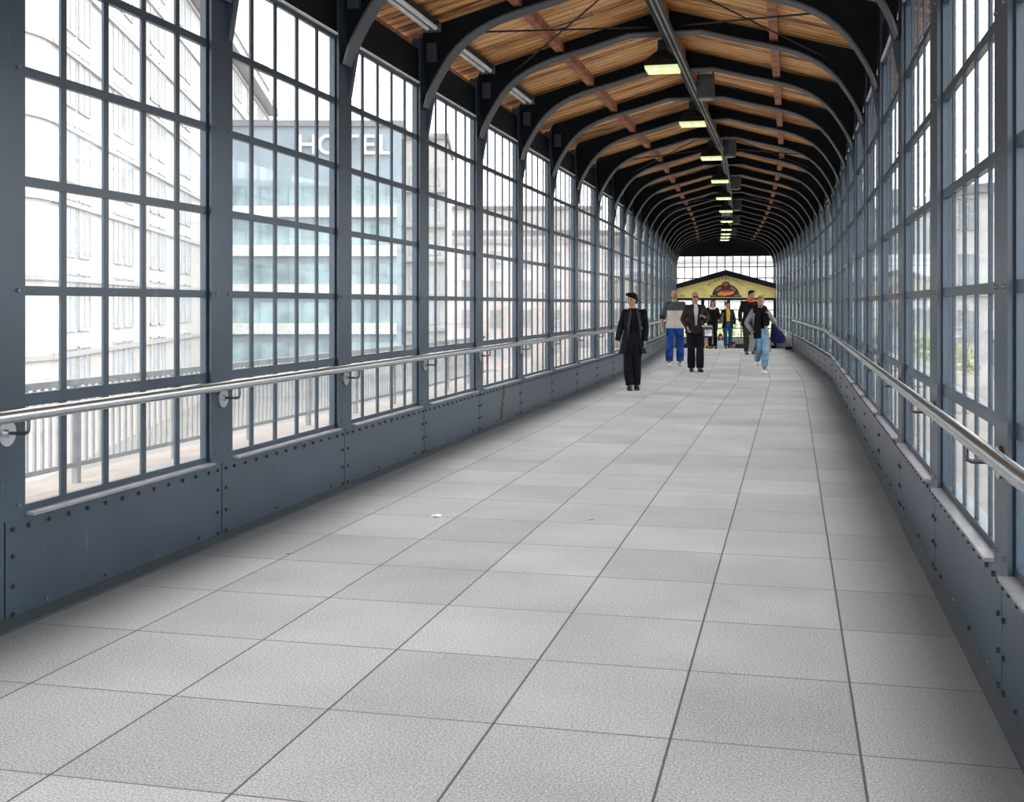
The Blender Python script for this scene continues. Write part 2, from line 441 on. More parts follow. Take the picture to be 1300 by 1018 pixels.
# ------------------------------------------------------------------ windows
ROWS = [Z_SILL + 0.03, 1.046, 1.568, 2.09, 2.612, 3.134, Z_HEAD]
wi = 0
def window(k, t_in, sg):
    global wi
    wi += 1
    a, b = sk(k) + 0.12, sk(k + 1) - 0.12
    tg = t_in + sg * 0.0365
    bm = bmesh.new()
    tA, tB = sorted((t_in + sg * 0.022, t_in + sg * 0.052))
    pbox(bm, a, a + 0.045, tA, tB, Z_SILL, Z_HEAD); pbox(bm, b - 0.045, b, tA, tB, Z_SILL, Z_HEAD)
    for i, z in enumerate(ROWS):
        h = 0.030 if i in (1,) else 0.023
        if i == 0: pbox(bm, a + 0.045, b - 0.045, tA, tB, Z_SILL, Z_SILL + 0.05)
        elif i == 6: pbox(bm, a + 0.045, b - 0.045, tA, tB, Z_HEAD - 0.045, Z_HEAD)
        else: pbox(bm, a + 0.045, b - 0.045, tA, tB, z - h, z + h)
    vA, vB = sorted((t_in + sg * 0.030, t_in + sg * 0.043))
    for i in range(1, 5):
        s = a + (b - a) * i / 5
        for z0, z1 in zip(ROWS[:-1], ROWS[1:]):
            pbox(bm, s - 0.0235, s + 0.0235, vA, vB, z0 + 0.012, z1 - 0.012)
    o = obj('window_%d' % wi, bm, M['steel']); struct(o)
    bm = bmesh.new(); pbox(bm, a + 0.02, b - 0.02, tg - 0.003, tg + 0.003, Z_SILL + 0.03, Z_HEAD - 0.02)
    g = obj('glass', bm, M['glass'], o)
    bm = bmesh.new()
    pbox(bm, a + 0.035, b - 0.035, *sorted((t_in - sg * 0.040, t_in + sg * 0.022)), Z_SILL + 0.004, Z_SILL + 0.018)
    obj('window_sill', bm, M['sill'], o)
    if k >= -1 and sk(k) < 26:
        bm = bmesh.new()
        pbox(bm, a + 0.02, b - 0.02, *sorted((t_in + sg * 0.0, t_in + sg * 0.020)), Z_HEAD - 0.012, Z_HEAD + 0.003)
        # strip at the head, coloured white to paint in light on the frame top
        obj('head_strip', bm, M['tube'], o)
for k in range(KMIN, KEND): window(k, TL, -1)
for k in range(KMIN, KEND): window(k, TR, 1)

# ------------------------------------------------------------------ roof: boards, purlins, eave plates
def roof_pt(s, u, sg, dz=0.0):
    return P(s, TC + sg * u, ceil_z(u) + dz)
sss = [sk(k) for k in range(KMIN, KEND + 1)]
us = [0, 0.6, 1.2, 1.8, HW + 0.45]
rows = []
for s in sss:
    r = [(roof_pt(s, u, -1), (TC - u, s)) for u in us[::-1]] + [(roof_pt(s, u, 1), (TC + u, s)) for u in us[1:]]
    rows.append(r)
ce = ruled('ceiling', rows, [M['planks'], M['black']]); struct(ce)
bm = bmesh.new()
for k in range(KMIN, KEND):
    for sg in (-1, 1):
        a, b = sk(k), sk(k + 1)
        e = HW + 0.47
        p = [roof_pt(a, 0, sg, 0.012), roof_pt(a, e, sg, 0.012), roof_pt(b, e, sg, 0.012), roof_pt(b, 0, sg, 0.012)]
        q = [v + Vector((0, 0, 0.07)) for v in p]
        hexa(bm, p + q)
struct(obj('ceiling_roof_cover', bm, M['black']))

def run(name, label, u, sg, w, z0, z1, m, cat='beam'):
    bm = bmesh.new()
    for k in range(KMIN, KEND):
        t = TC + sg * u
        pbox(bm, sk(k), sk(k + 1), t - w / 2, t + w / 2, z0, z1)
    return tag(obj(name, bm, m), label, cat)
cz = ceil_z(1.19)
run('eave_plate', 'reddish timber eave plate above the left wall windows', HW + 0.15, -1, 0.11, 4.0, 4.09, M['purlin'])
run('eave_plate', 'reddish timber eave plate above the right wall windows', HW + 0.15, 1, 0.11, 4.0, 4.09, M['purlin'])

# ------------------------------------------------------------------ portal frames (one per bay line)
PROF = [(0, 4.52), (0.40, 4.52), (0.60, 4.465), (0.85, 4.395), (1.10, 4.335), (1.30, 4.28), (1.45, 4.225), (1.57, 4.165), (1.68, 4.095), (1.78, 4.01), (1.87, 3.91), (1.95, 3.79), (2.02, 3.67), (2.075, 3.55), (2.11, 3.43)]
def make_portal():
    root = thing('portal_frame', 'arched steel frame', 'steel frame', group='arched steel frames of the walkway')
    for sg in (-1, 1):
        t = TC + sg * HW
        bm = bmesh.new()
        def bb(ta, tb, y0, y1, z0, z1, mi=0): box(bm, *sorted((t + sg * ta, t + sg * tb)), y0, y1, z0, z1, mi)
        bb(-0.004, 0.012, -0.142, 0.142, Z_SILL + 0.0, 4.12)          # inner flange flush with the panels
        bb(0.012, 0.088, -0.115, 0.115, Z_SILL, 4.11)
        for z in (0.565, 1.568, 2.612, 3.134):
            for y in (-0.085, 0.085):
                cyl(bm, (t - sg * 0.008, y, z), 0.0085, 0.014, 'x', 6, 1)
        # tapering gusset between column and the foot of the arch
        v = [(t - sg * 0.004, 3.20), (t - sg * 0.012, 3.20), (t - sg * 0.075, 3.58), (t - sg * 0.004, 3.58)]
        for yy in (0.07,):
            hexa(bm, [(v[0][0], yy, v[0][1]), (v[1][0], yy, v[1][1]), (v[1][0], yy + 0.06, v[1][1]), (v[0][0], yy + 0.06, v[0][1]),
                      (v[3][0], yy, v[3][1]), (v[2][0], yy, v[2][1]), (v[2][0], yy + 0.06, v[2][1]), (v[3][0], yy + 0.06, v[3][1])])
        obj('column', bm, [M['steel'], M['bolt']], root)
    pts = [(TC - u, z) for u, z in PROF[::-1]] + [(TC + u, z) for u, z in PROF[1:]]
    # smooth bottom flange
    bm = bmesh.new()
    th = 0.018
    prev = None
    for i, (t, z) in enumerate(pts):
        a = pts[max(i - 1, 0)]; b = pts[min(i + 1, len(pts) - 1)]
        dx, dz = b[0] - a[0], b[1] - a[1]; L = math.hypot(dx, dz); nx, nz = -dz / L, dx / L
        r = [bm.verts.new((t, -0.10, z)), bm.verts.new((t, 0.10, z)), bm.verts.new((t + nx * th, 0.10, z + nz * th)), bm.verts.new((t + nx * th, -0.10, z + nz * th))]
        if prev:
            for j in range(4): bm.faces.new([prev[j], prev[(j + 1) % 4], r[(j + 1) % 4], r[j]])
        else: bm.faces.new(r[::-1])
        prev = r
    bm.faces.new(prev)
    obj('arch_flange', bm, M['flange'], root)
    # web plate between flange and roof boards / columns
    bm = bmesh.new()
    prev = None
    for i, (t, z) in enumerate(pts):
        u = abs(t - TC)
        if i in (0, len(pts) - 1): top = 4.15; tt_ = TC + math.copysign(HW + 0.02, t - TC)
        elif u > 1.6: 
            f = (u - 1.6) / (2.11 - 1.6); tt_ = TC + math.copysign(1.6 + f * (HW + 0.02 - 1.6), t - TC); top = ceil_z(abs(tt_ - TC)) - 0.004
        else: tt_ = t; top = ceil_z(u) - 0.004
        r = [bm.verts.new((t, -0.011, z + 0.006)), bm.verts.new((t, 0.011, z + 0.006)), bm.verts.new((tt_, 0.011, top)), bm.verts.new((tt_, -0.011, top))]
        if prev:
            for j in range(4): bm.faces.new([prev[j], prev[(j + 1) % 4], r[(j + 1) % 4], r[j]])
        else: bm.faces.new(r[::-1])
        prev = r
    bm.faces.new(prev)
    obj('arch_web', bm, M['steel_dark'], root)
    return root
def copy_tree(o, parent=None):
    c = o.copy(); C.objects.link(c); c.parent = parent
    for ch in list(o.children): copy_tree(ch, c)
    return c
ORD = ['', 'first', 'second', 'third', 'fourth', 'fifth', 'sixth', 'seventh', 'eighth', 'ninth', 'tenth', 'eleventh', 'twelfth', 'thirteenth', 'fourteenth', 'fifteenth', 'sixteenth', 'seventeenth', 'eighteenth', 'nineteenth', 'twentieth', 'twenty-first', 'twenty-second', 'twenty-third', 'twenty-fourth', 'twenty-fifth']
pf = make_portal(); first = True
for k in range(-2, KEND + 1):
    o = pf if first else copy_tree(pf); first = False
    o.location = (node[k].x, node[k].y, 0); o.rotation_euler = (0, 0, -node_yaw(k))
    if k < 0: o['label'] = 'arched blue-grey steel frame just %s the camera' % ('beside' if k == -1 else 'behind')
    elif k == KEND: o['label'] = 'last arched steel frame, standing against the glazed end wall'
    else: o['label'] = '%s arched blue-grey steel frame from the camera, spanning wall to wall' % ORD[k + 1]

for k in range(-2, KEND):
    for u, sg in ((1.19, -1), (1.19, 1), (0, 1)):
        bm = bmesh.new(); t = TC + sg * u; c = ceil_z(u)
        if u: 
            ta, tb = t - 0.045, t + 0.045; za, zb = ceil_z(abs(ta - TC)) - 0.003, ceil_z(abs(tb - TC)) - 0.003
            s0_, s1_ = sk(k) + 0.013, sk(k + 1) - 0.013
            hexa(bm, [P(s0_, ta, c - 0.105), P(s0_, tb, c - 0.105), P(s1_, tb, c - 0.105), P(s1_, ta, c - 0.105), P(s0_, ta, za), P(s0_, tb, zb), P(s1_, tb, zb), P(s1_, ta, za)])
        else: pbox(bm, sk(k) + 0.013, sk(k + 1) - 0.013, t - 0.05, t + 0.05, c - 0.15, c - 0.018)
        where = 'above and beside the camera' if k < 0 else 'between the %s and %s steel arches' % (ORD[k + 1], ORD[k + 2])
        if k == -2: where = 'behind the camera'
        side = 'ridge' if not u else 'left slope' if sg < 0 else 'right slope'
        tag(obj('timber_purlin' if u else 'ridge_beam', bm, M['purlin']), 'red-brown timber %s on the roof %s %s' % ('purlin' if u else 'beam', side, where), 'beam', 'timber beams under the roof ' + side)

# cross bracing rods under the roof boards
for kb in (3, 8, 13):
    for sg in (-1, 1):
        bm = bmesh.new()
        for (ka, ub), (kc, ud) in (((kb, 0.15), (kb + 1, 1.75)), ((kb, 1.75), (kb + 1, 0.15))):
            tube(bm, [roof_pt(sk(ka) + 0.02, ub, sg, -0.16), roof_pt(sk(kc) - 0.02, ud, sg, -0.16)], 0.010, 6)
        cc = roof_pt(sk(kb) + BAY / 2, 0.95, sg, -0.16); cyl(bm, cc, 0.04, 0.02, 'z', 10)
        tag(obj('cross_brace', bm, M['black']), 'black crossed brace rods under the %s roof slope at the %s bay' % ('left' if sg < 0 else 'right', {3: 'nearest braced', 8: 'middle braced', 13: 'farthest braced'}[kb]), 'brace', 'crossed brace rods under the roof')

# ------------------------------------------------------------------ cable tray, lamps, speakers, tubes
bm = bmesh.new()
T_TR = -1.325
for k in range(-2, KEND - 2):
    a, b = sk(k), sk(k + 1)
    pbox(bm, a, b, T_TR - 0.065, T_TR + 0.065, 4.485, 4.492)
    for t in (-0.065, 0.06): pbox(bm, a, b, T_TR + t, T_TR + t + 0.005, 4.455, 4.515)
    for i in range(7): pbox(bm, a + 0.1 + i * 0.3, a + 0.12 + i * 0.3, T_TR - 0.065, T_TR + 0.065, 4.478, 4.486)
tr = thing('cable_tray', 'grey metal cable tray running under the ridge of the roof', 'cable tray')
obj('tray', bm, M['tray'], tr)
for i, dt in enumerate((-0.045, -0.018, 0.008, 0.036)):
    bm = bmesh.new()
    tube(bm, [P(sk(k), T_TR + dt, 4.472) for k in range(-2, KEND - 1)], 0.009, 6)
    obj('cable', bm, M['cable'] if i % 2 else M['black'], tr)

def make_lamp():
    r = thing('pendant_lamp', 'lamp', 'lamp', group='pendant lamps under the ridge')
    bm = bmesh.new()
    def frus(w0, w1, z0, z1, mi=0):
        q = [(-w0, -w0, z0), (w0, -w0, z0), (w0, w0, z0), (-w0, w0, z0), (-w1, -w1, z1), (w1, -w1, z1), (w1, w1, z1), (-w1, w1, z1)]
        hexa(bm, q, mi)
    frus(0.20, 0.17, 0.0, 0.075); frus(0.17, 0.055, 0.075, 0.20); frus(0.055, 0.05, 0.20, 0.32)
    obj('shade', bm, M['black'], r)
    bm = bmesh.new(); box(bm, -0.175, 0.175, -0.175, 0.175, -0.012, 0.0)
    for sx in (-1, 1): box(bm, sx * 0.175 - 0.012, sx * 0.175 + 0.012, -0.19, 0.19, -0.035, 0.0)
    for sy in (-1, 1): box(bm, -0.175, 0.175, sy * 0.175 - 0.012, sy * 0.175 + 0.012, -0.035, 0.0)
    obj('lens', bm, M['lens'], r)
    for sx in (-1, 1):
        bm = bmesh.new(); ball(bm, (sx * 0.075, -0.10, -0.030), (0.03, 0.03, 0.026)); obj('bulb', bm, M['bulb'], r, smooth=True)
    bm = bmesh.new(); cyl(bm, (0, 0, 0.42), 0.012, 0.24); obj('stem', bm, M['black'], r)
    return r
lp = make_lamp()
s_l = [9.3 + 4.2 * j for j in range(9)] + [45.6, 47.7, 49.8]
for j, s in enumerate(s_l):
    o = lp if j == 0 else copy_tree(lp)
    o.location = P(s, TC - 0.07, 4.235); o.rotation_euler = (0, 0, -at_yaw(s))
    o['label'] = ('black pendant lamp above the top edge of the view' if j == 0 else
                  '%s black pyramid-shaded pendant lamp in view along the ridge' % ORD[j] if j < 9 else
                  '%s of the three white-lit lamps close together by the end wall' % ('nearest', 'middle', 'farthest')[j - 9])

def make_speaker():
    r = thing('loudspeaker', 'speaker', 'loudspeaker', group='grey loudspeakers under the ridge')
    bm = bmesh.new(); rings(bm, [(0, 0, z, rx, ry) for z, rx, ry in ((-0.16, 0.11, 0.11), (-0.14, 0.122, 0.12), (0.13, 0.122, 0.12), (0.15, 0.112, 0.11))])
    obj('housing', bm, M['speaker'], r)
    bm = bmesh.new(); cyl(bm, (0, 0, -0.166), 0.098, 0.016, 'z', 24); obj('speaker_grille', bm, M['speaker_rim'], r)
    for sx in (-1, 1):
        bm = bmesh.new(); box(bm, sx * 0.1 - 0.008, sx * 0.1 + 0.008, -0.02, 0.02, 0.13, 0.21); obj('bracket', bm, M['steel_dark'], r)
    bm = bmesh.new(); tube(bm, [(0, 0, 0.14), (-0.05, 0, 0.2), (-0.10, -0.02, 0.18), (-0.16, -0.02, 0.22), (-0.2, 0, 0.24)], 0.006, 6); obj('cable', bm, M['cable'], r)
    return r
spk = make_speaker()
for j in range(6):
    s = 15.9 + 6.3 * j - (0 if j < 4 else 0.3)
    o = spk if j == 0 else copy_tree(spk)
    o.location = P(s, TC + 0.25, 4.44); o.rotation_euler = (0, 0, -at_yaw(s))
    o['label'] = '%s grey round-fronted loudspeaker from the camera, hung right of the cable tray' % ORD[j + 1]

# pale camera housing under the tray
cr_ = thing('camera_housing', 'pale grey camera housing hung under the ridge between two far lamps', 'camera', P(35.6, TC - 0.09, 4.16), -at_yaw(35.6))
bm = bmesh.new(); box(bm, -0.12, 0.12, -0.12, 0.12, 0.0, 0.12); obj('housing', bm, M['speaker_rim'], cr_, bevel=0.01)
bm = bmesh.new(); ball(bm, (0, 0, 0.0), (0.09, 0.09, 0.07)); obj('dome', bm, M['black'], cr_, smooth=True)
bm = bmesh.new(); cyl(bm, (0, 0, 0.22), 0.015, 0.24); obj('stem', bm, M['black'], cr_)

def make_batten():
    r = thing('fluorescent_light', 'x', 'light fitting', group='twin tube lights at the left eave')
    bm = bmesh.new(); box(bm, -0.08, 0.08, -0.78, 0.78, 0.03, 0.06); obj('backplate', bm, M['black'], r)
    for sx in (-1, 1):
        bm = bmesh.new(); cyl(bm, (sx * 0.04, 0, 0.0), 0.024, 1.5, 'y', 12); obj('light_tube', bm, M['tube'], r, smooth=False)
    for sy in (-1, 1):
        bm = bmesh.new(); box(bm, -0.085, 0.085, sy * 0.78 - 0.03, sy * 0.78 + 0.03, -0.03, 0.06); obj('end_cap', bm, M['tray'], r)
    bm = bmesh.new(); box(bm, -0.01, 0.01, 0.70, 0.96, 0.045, 0.075); obj('bracket', bm, M['tray'], r)
    return r
bt = make_batten()
for j, k in enumerate((1, 2, 3, 4)):
    o = bt if j == 0 else copy_tree(bt)
    s = sk(k) + BAY / 2 + 0.05
    o.location = P(s, TL + 0.15, 4.165); o.rotation_euler = (0, 0, -at_yaw(s))
    o['label'] = 'white twin-tube light at the left eave between the %s and %s steel arches' % (ORD[k + 1], ORD[k + 2])
# small junction boxes on the columns near the left eave
jb = None
for j, k in enumerate((2, 3, 4, 5, 6)):
    if jb is None:
        bm = bmesh.new(); box(bm, -0.05, 0.05, -0.03, 0.03, -0.09, 0.09); box(bm, -0.035, 0.035, -0.045, -0.03, -0.06, 0.06)
        jb = obj('junction_box', bm, M['steel']); o = jb
    else: o = jb.copy(); C.objects.link(o)
    q = P(sk(k) - 0.05, TL + 0.10, 3.97); o.location = q; o.rotation_euler = (0, 0, -node_yaw(k))
    tag(o, 'small grey junction box at the left end of the %s steel arch' % ORD[k + 1], 'junction box', 'junction boxes at the left eave')

# ------------------------------------------------------------------ handrails
def handrail(name, label, t_in, sg, s0, s1):
    r = thing(name, label, 'handrail', P(s0, t_in - sg * 0.13, 0))
    inv = Matrix.Translation(-Vector(r.location))
    tr_ = t_in - sg * 0.125
    ks = [s for s in [sk(k) for k in range(KMIN, KEND)] if s0 < s < s1]
    bm = bmesh.new()
    tube(bm, [P(s, tr_, 1.0) for s in [s0] + ks + [s1]], 0.030, 16)
    bm.transform(inv); obj('rail', bm, M['stainless'], r, smooth=True)
    for s in ks:
        y = at_yaw(s + 0.01); n = nrm(y) * sg
        bm = bmesh.new(); c = P(s, t_in - sg * 0.010, 0.91); cyl(bm, c, 0.062, 0.010, (n.x, n.y, 0), 24)
        cyl(bm, P(s, t_in - sg * 0.020, 0.91), 0.018, 0.02, (n.x, n.y, 0), 12)
        bm.transform(inv); br = obj('mounting_plate', bm, M['stainless'], r)
        bm = bmesh.new()
        tube(bm, [P(s, t_in - sg * 0.01, 0.91), P(s, t_in - sg * 0.105, 0.91), P(s, t_in - sg * 0.122, 0.918), P(s, tr_, 0.935), P(s, tr_, 0.975)], 0.0085, 8)
        bm.transform(inv); obj('bracket', bm, M['rod'], br)
    return r
hl = handrail('handrail', 'long round stainless handrail on the left wall', TL, -1, sk(-2) + 0.2, 38.6)
hr = handrail('handrail', 'long round stainless handrail on the right wall, curving away', TR, 1, sk(-2) + 0.2, 38.6)
bm = bmesh.new(); q0 = P(38.6, TR - 0.125, 1.0); q1 = P(38.6, TR - 0.125, 0.0)
tube(bm, [q0, q1], 0.025, 10); bm.transform(Matrix.Translation(-Vector(hr.location))); obj('end_post', bm, M['rod'], hr)

# ------------------------------------------------------------------ end wall
EY = seg_yaw[KEND - 1]
def EP(t, y, z):
    """end-wall frame: t across, y beyond the last bay line"""
    q = node[KEND] + nrm(EY) * t + Vector((math.sin(EY), math.cos(EY))) * y
    return Vector((q.x, q.y, z))
def ebox(bm, t0, t1, y0, y1, z0, z1, mi=0):
    hexa(bm, [EP(t0, y0, z0), EP(t1, y0, z0), EP(t1, y1, z0), EP(t0, y1, z0), EP(t0, y0, z1), EP(t1, y0, z1), EP(t1, y1, z1), EP(t0, y1, z1)], mi)
bm = bmesh.new()
yA, yB = 0.16, 0.26
bmq = [EP(TL - .2, yA, 3.72), EP(TR + .2, yA, 3.72), EP(TR + .2, yB, 3.72), EP(TL - .2, yB, 3.72)]
ebox(bm, TL - 0.2, TR + 0.2, yA, yB, 3.72, 4.15)
for sg in (-1, 1):
    t1 = TC + sg * (HW + 0.2)
    hexa(bm, [EP(TC, yA, 4.15), EP(t1, yA, 4.15), EP(t1, yB, 4.15), EP(TC, yB, 4.15), EP(TC, yA, 4.80), EP(t1, yA, 4.18), EP(t1, yB, 4.18), EP(TC, yB, 4.80)])
struct(obj('wall_end', bm, M['steel_dark']))
bm = bmesh.new()
ebox(bm, TL - 0.2, TR + 0.2, yA - 0.05, yB, -0.30, 0.02, 0); ebox(bm, TL - 0.2, TR + 0.2, yA, yB, -2.9, -0.30, 1)
struct(obj('wall_end_parapet', bm, [M['concrete'], M['steel_dark']]))
bm = bmesh.new()
zt = 1.78
for i in range(13):
    t = TL + (TR - TL) * i / 12
    ebox(bm, t - 0.02, t + 0.02, yA + 0.02, yB - 0.02, zt, 3.72)
for z in (zt, 2.20, 2.70, 3.20, 3.70): ebox(bm, TL, TR, yA + 0.02, yB - 0.02, z - 0.02, z + 0.02)
for i in range(7):
    t = TL + (TR - TL) * i / 6
    ebox(bm, t - 0.022, t + 0.022, yA + 0.02, yB - 0.02, 0.02, zt)
for z in (0.04, 0.45, 0.86, 1.27): ebox(bm, TL, TR, yA + 0.02, yB - 0.02, z - 0.018, z + 0.018)
wi += 1
wo = obj('window_%d' % wi, bm, M['steel_dark']); struct(wo)
bm = bmesh.new(); ebox(bm, TL, TR, yA + 0.045, yA + 0.052, 0.02, 3.72); obj('glass', bm, M['glass'], wo)

# golden arches sign on the dark board below the landing windows
def ys(m_): return m_
M['yellow'] = mat('sign_yellow', (0.90, 0.48, 0.03), 0.5, var=0.05)
gm = thing('restaurant_sign', 'dark sign with a yellow double-arch letter at the foot of the end wall', 'sign', EP(TL + 1.2, yA - 0.10, -0.9), -EY)
bm = bmesh.new(); box(bm, -0.9, 2.9, 0.0, 0.04, -0.05, 0.66); obj('board', bm, M['black'], gm)
bm = bmesh.new()
for cx in (-0.14, 0.14):
    pts = [(cx + 0.14 * math.cos(a) * 1.0, -0.02, 0.12 + 0.50 * math.sin(a)) for a in [PI * i / 14 for i in range(15)]]
    tube(bm, pts, 0.045, 8)
obj('letter', bm, M['yellow'], gm)

# ------------------------------------------------------------------ gabled sign
M['cream'] = mat('yellow_sign_board', (0.7750, 0.6250, 0.2125), 0.6, var=0.06, scale=3)
M['ink'] = mat('brown_ink', (0.16, 0.10, 0.03), 0.7)
M['emblem'] = mat('emblem_brown', (0.05, 0.022, 0.018), 0.6)
M['emblem_grey'] = mat('emblem_mauve', (0.20, 0.13, 0.12), 0.6)
M['emblem_or'] = mat('emblem_orange', (0.85, 0.27, 0.03), 0.6, var=0.4, scale=12)
M['emblem_red'] = mat('emblem_red', (0.55, 0.05, 0.03), 0.6, var=0.3, scale=20)
sg_s = sk(22) + 0.25
gy = -EY
gs = thing('gabled_sign', 'yellow gable-shaped food sign with a dark pitched roof edge above the stairs', 'sign', P(sg_s, TC, 0), gy)
GW = 2.07
def prism(bm, poly, y0, y1, mi=0):
    a = [bm.verts.new((x, y0, z)) for x, z in poly]; b = [bm.verts.new((x, y1, z)) for x, z in poly]
    f = bm.faces.new(a); f.material_index = mi; f = bm.faces.new(b[::-1]); f.material_index = mi
    n = len(poly)
    for i in range(n):
        f = bm.faces.new([a[i], b[i], b[(i + 1) % n], a[(i + 1) % n]]); f.material_index = mi
bm = bmesh.new(); prism(bm, [(-GW, 1.80), (GW, 1.80), (GW, 2.24), (0, 2.78), (-GW, 2.24)], 0.0, 0.08); obj('sign_board', bm, M['cream'], gs)
bm = bmesh.new()
prism(bm, [(-GW - 0.03, 2.20), (0, 2.76), (0, 3.0), (-GW - 0.03, 2.40)], -0.30, 0.40); prism(bm, [(0, 2.76), (GW + 0.03, 2.20), (GW + 0.03, 2.40), (0, 3.0)], -0.30, 0.40)
obj('roof_edge', bm, M['steel_dark'], gs)
bm = bmesh.new(); box(bm, -GW, GW, -0.12, 0.14, 1.70, 1.80); obj('lower_beam', bm, M['steel_dark'], gs)
for x in (-0.98, 0.12):
    bm = bmesh.new(); box(bm, x - 0.07, x + 0.07, 0.0, 0.1, -0.6 if x < 0 else 1.2, 1.70); obj('post', bm, M['steel_dark'], gs)
for sx in (-1, 1):
    bm = bmesh.new(); box(bm, sx * GW - 0.05, sx * GW + 0.05, -0.05, 0.08, -2.6, 1.75); obj('side_post', bm, M['steel_dark'], gs)
em = bmesh.new()
arc = lambda r, rz, n=18: [(r * math.cos(PI * i / n), 1.90 + rz * math.sin(PI * i / n)) for i in range(n + 1)]
prism(em, [(-0.66, 1.83), (0.66, 1.83), (0.66, 1.92)] + arc(0.58, 0.50) + [(-0.66, 1.92)], -0.012, 0.0, 0)
bp_ = [(0.15 * math.cos(2 * PI * i / 16), 2.40 + 0.11 * math.sin(2 * PI * i / 16)) for i in range(16)]
prism(em, bp_, -0.016, 0.0, 0)
eo = obj('emblem', em, M['emblem'], gs)
bm = bmesh.new()
for a0, a1 in ((0.55, 1.15), (2.0, 2.6)):
    outer = [(0.52 * math.cos(a0 + (a1 - a0) * i / 6), 1.90 + 0.44 * math.sin(a0 + (a1 - a0) * i / 6)) for i in range(7)]
    inner = [(0.40 * math.cos(a1 - (a1 - a0) * i / 6), 1.90 + 0.33 * math.sin(a1 - (a1 - a0) * i / 6)) for i in range(7)]
    prism(bm, outer + inner, -0.020, -0.012)
prism(bm, [(0.36, 1.86), (0.60, 1.86), (0.60, 1.93), (0.36, 1.93)], -0.020, -0.012)
prism(bm, [(-0.60, 1.86), (-0.42, 1.86), (-0.42, 1.93), (-0.60, 1.93)], -0.020, -0.012)
obj('emblem_band', bm, M['emblem_grey'], eo)
bm = bmesh.new(); prism(bm, [(0.36 * math.cos(2 * PI * i / 24), 2.0 + 0.10 * math.sin(2 * PI * i / 24) + 0.12 * 0.36 * math.cos(2 * PI * i / 24)) for i in range(24)], -0.024, -0.012); obj('sandwich_picture', bm, M['emblem_or'], eo)
bm = bmesh.new(); prism(bm, [(0.28 * math.cos(2 * PI * i / 24), 2.08 + 0.05 * math.sin(2 * PI * i / 24)) for i in range(24)], -0.028, -0.012)
prism(bm, [(0.09 * math.cos(2 * PI * i / 16), 2.39 + 0.08 * math.sin(2 * PI * i / 16)) for i in range(16)], -0.024, -0.012)
obj('filling_picture', bm, M['emblem_red'], eo)

def text_mesh(txt, size, extr):
    cu = bpy.data.curves.new('lettering', 'FONT'); cu.body = txt; cu.size = size; cu.extrude = extr
    cu.offset = size * 0.012; cu.align_x = 'CENTER'; cu.align_y = 'CENTER'
    o = bpy.data.objects.new('lettering', cu); C.objects.link(o)
    dg = bpy.context.evaluated_depsgraph_get(); me = bpy.data.meshes.new_from_object(o.evaluated_get(dg))
    bpy.data.objects.remove(o); bpy.data.curves.remove(cu)
    return me
def letters(name, txt, size, m, parent, place, extr=0.006):
    """one mesh of several letters, each placed by place(i) -> (x, z, tilt)"""
    bm = bmesh.new()
    for i, ch in enumerate(txt):
        if ch == ' ': continue
        me = text_mesh(ch, size, extr); b2 = bmesh.new(); b2.from_mesh(me)
        x, y, z, tilt = place(i)
        b2.transform(Matrix.Translation((x, y, z)) @ Matrix.Rotation(-tilt, 4, 'Y') @ Matrix.Rotation(PI / 2, 4, 'X'))
        tmp = bpy.data.meshes.new('tmp'); b2.to_mesh(tmp); b2.free(); bm.from_mesh(tmp)
        bpy.data.meshes.remove(tmp); bpy.data.meshes.remove(me)
    return obj(name, bm, m, parent)
TX = 'NICAPOSTOLI'
def pl(i):
    a = (i - 5) * 0.125
    return (1.42 * math.sin(a) * 0.85, -0.01, 1.24 + 1.40 * math.cos(a) - abs(a) * 0.02, -a * 0.9)
letters('lettering', TX, 0.15, M['ink'], gs, pl)
for (x0, nl, w) in ((-1.35, 5, 0.62), (0.85, 4, 0.5)):
    bm = bmesh.new()
    for i in range(nl):
        z = 2.20 - i * 0.075; ww = w * random.uniform(0.7, 1)
        xx = x0
        while xx < x0 + ww:
            l = random.uniform(0.03, 0.08); box(bm, xx, xx + l, -0.004, 0.0, z, z + 0.014); xx += l + 0.02
    obj('small_print', bm, M['ink'], gs)
bm = bmesh.new()
for i in range(3): box(bm, -1.93 + i * 0.07, -1.89 + i * 0.07, -0.005, 0, 1.86, 1.93)
for i in range(2): box(bm, 1.50 + i * 0.12, 1.53 + i * 0.12, -0.005, 0, 1.87, 1.95)
obj('small_print', bm, M['ink'], gs)

# small grey box on the floor at the head of the stairs, right
bm = bmesh.new(); box(bm, -0.12, 0.12, -0.1, 0.1, 0.0, 0.10)
tag(obj('cable_box', bm, M['steel_dark'], loc=P(40.2, TR - 0.16, 0), rz=-0.19, bevel=0.01), 'small dark box on the floor by the right wall near the stairs', 'box')
# scrap of paper on the floor
M['paper'] = mat('white_paper', (0.85, 0.85, 0.84), 0.8, var=0.03)
bm = bmesh.new()
pts = [(0.7 * x, 0.7 * y, z) for x, y, z in ((-0.052, -0.02, 0.004), (-0.01, -0.035, 0.012), (0.045, -0.022, 0.003), (0.055, 0.02, 0.014), (0.0, 0.035, 0.004), (-0.045, 0.022, 0.012))]
vs = [bm.verts.new(p) for p in pts]; c0 = bm.verts.new((0.005, 0.0, 0.022))
for i in range(6): bm.faces.new([vs[i], vs[(i + 1) % 6], c0])
op = obj('paper_scrap', bm, M['paper'], loc=(-0.535, 8.25, 0.0)); sm = op.modifiers.new('t', 'SOLIDIFY'); sm.thickness = 0.002
tag(op, 'small white crumpled scrap of paper lying on the floor slabs', 'litter')

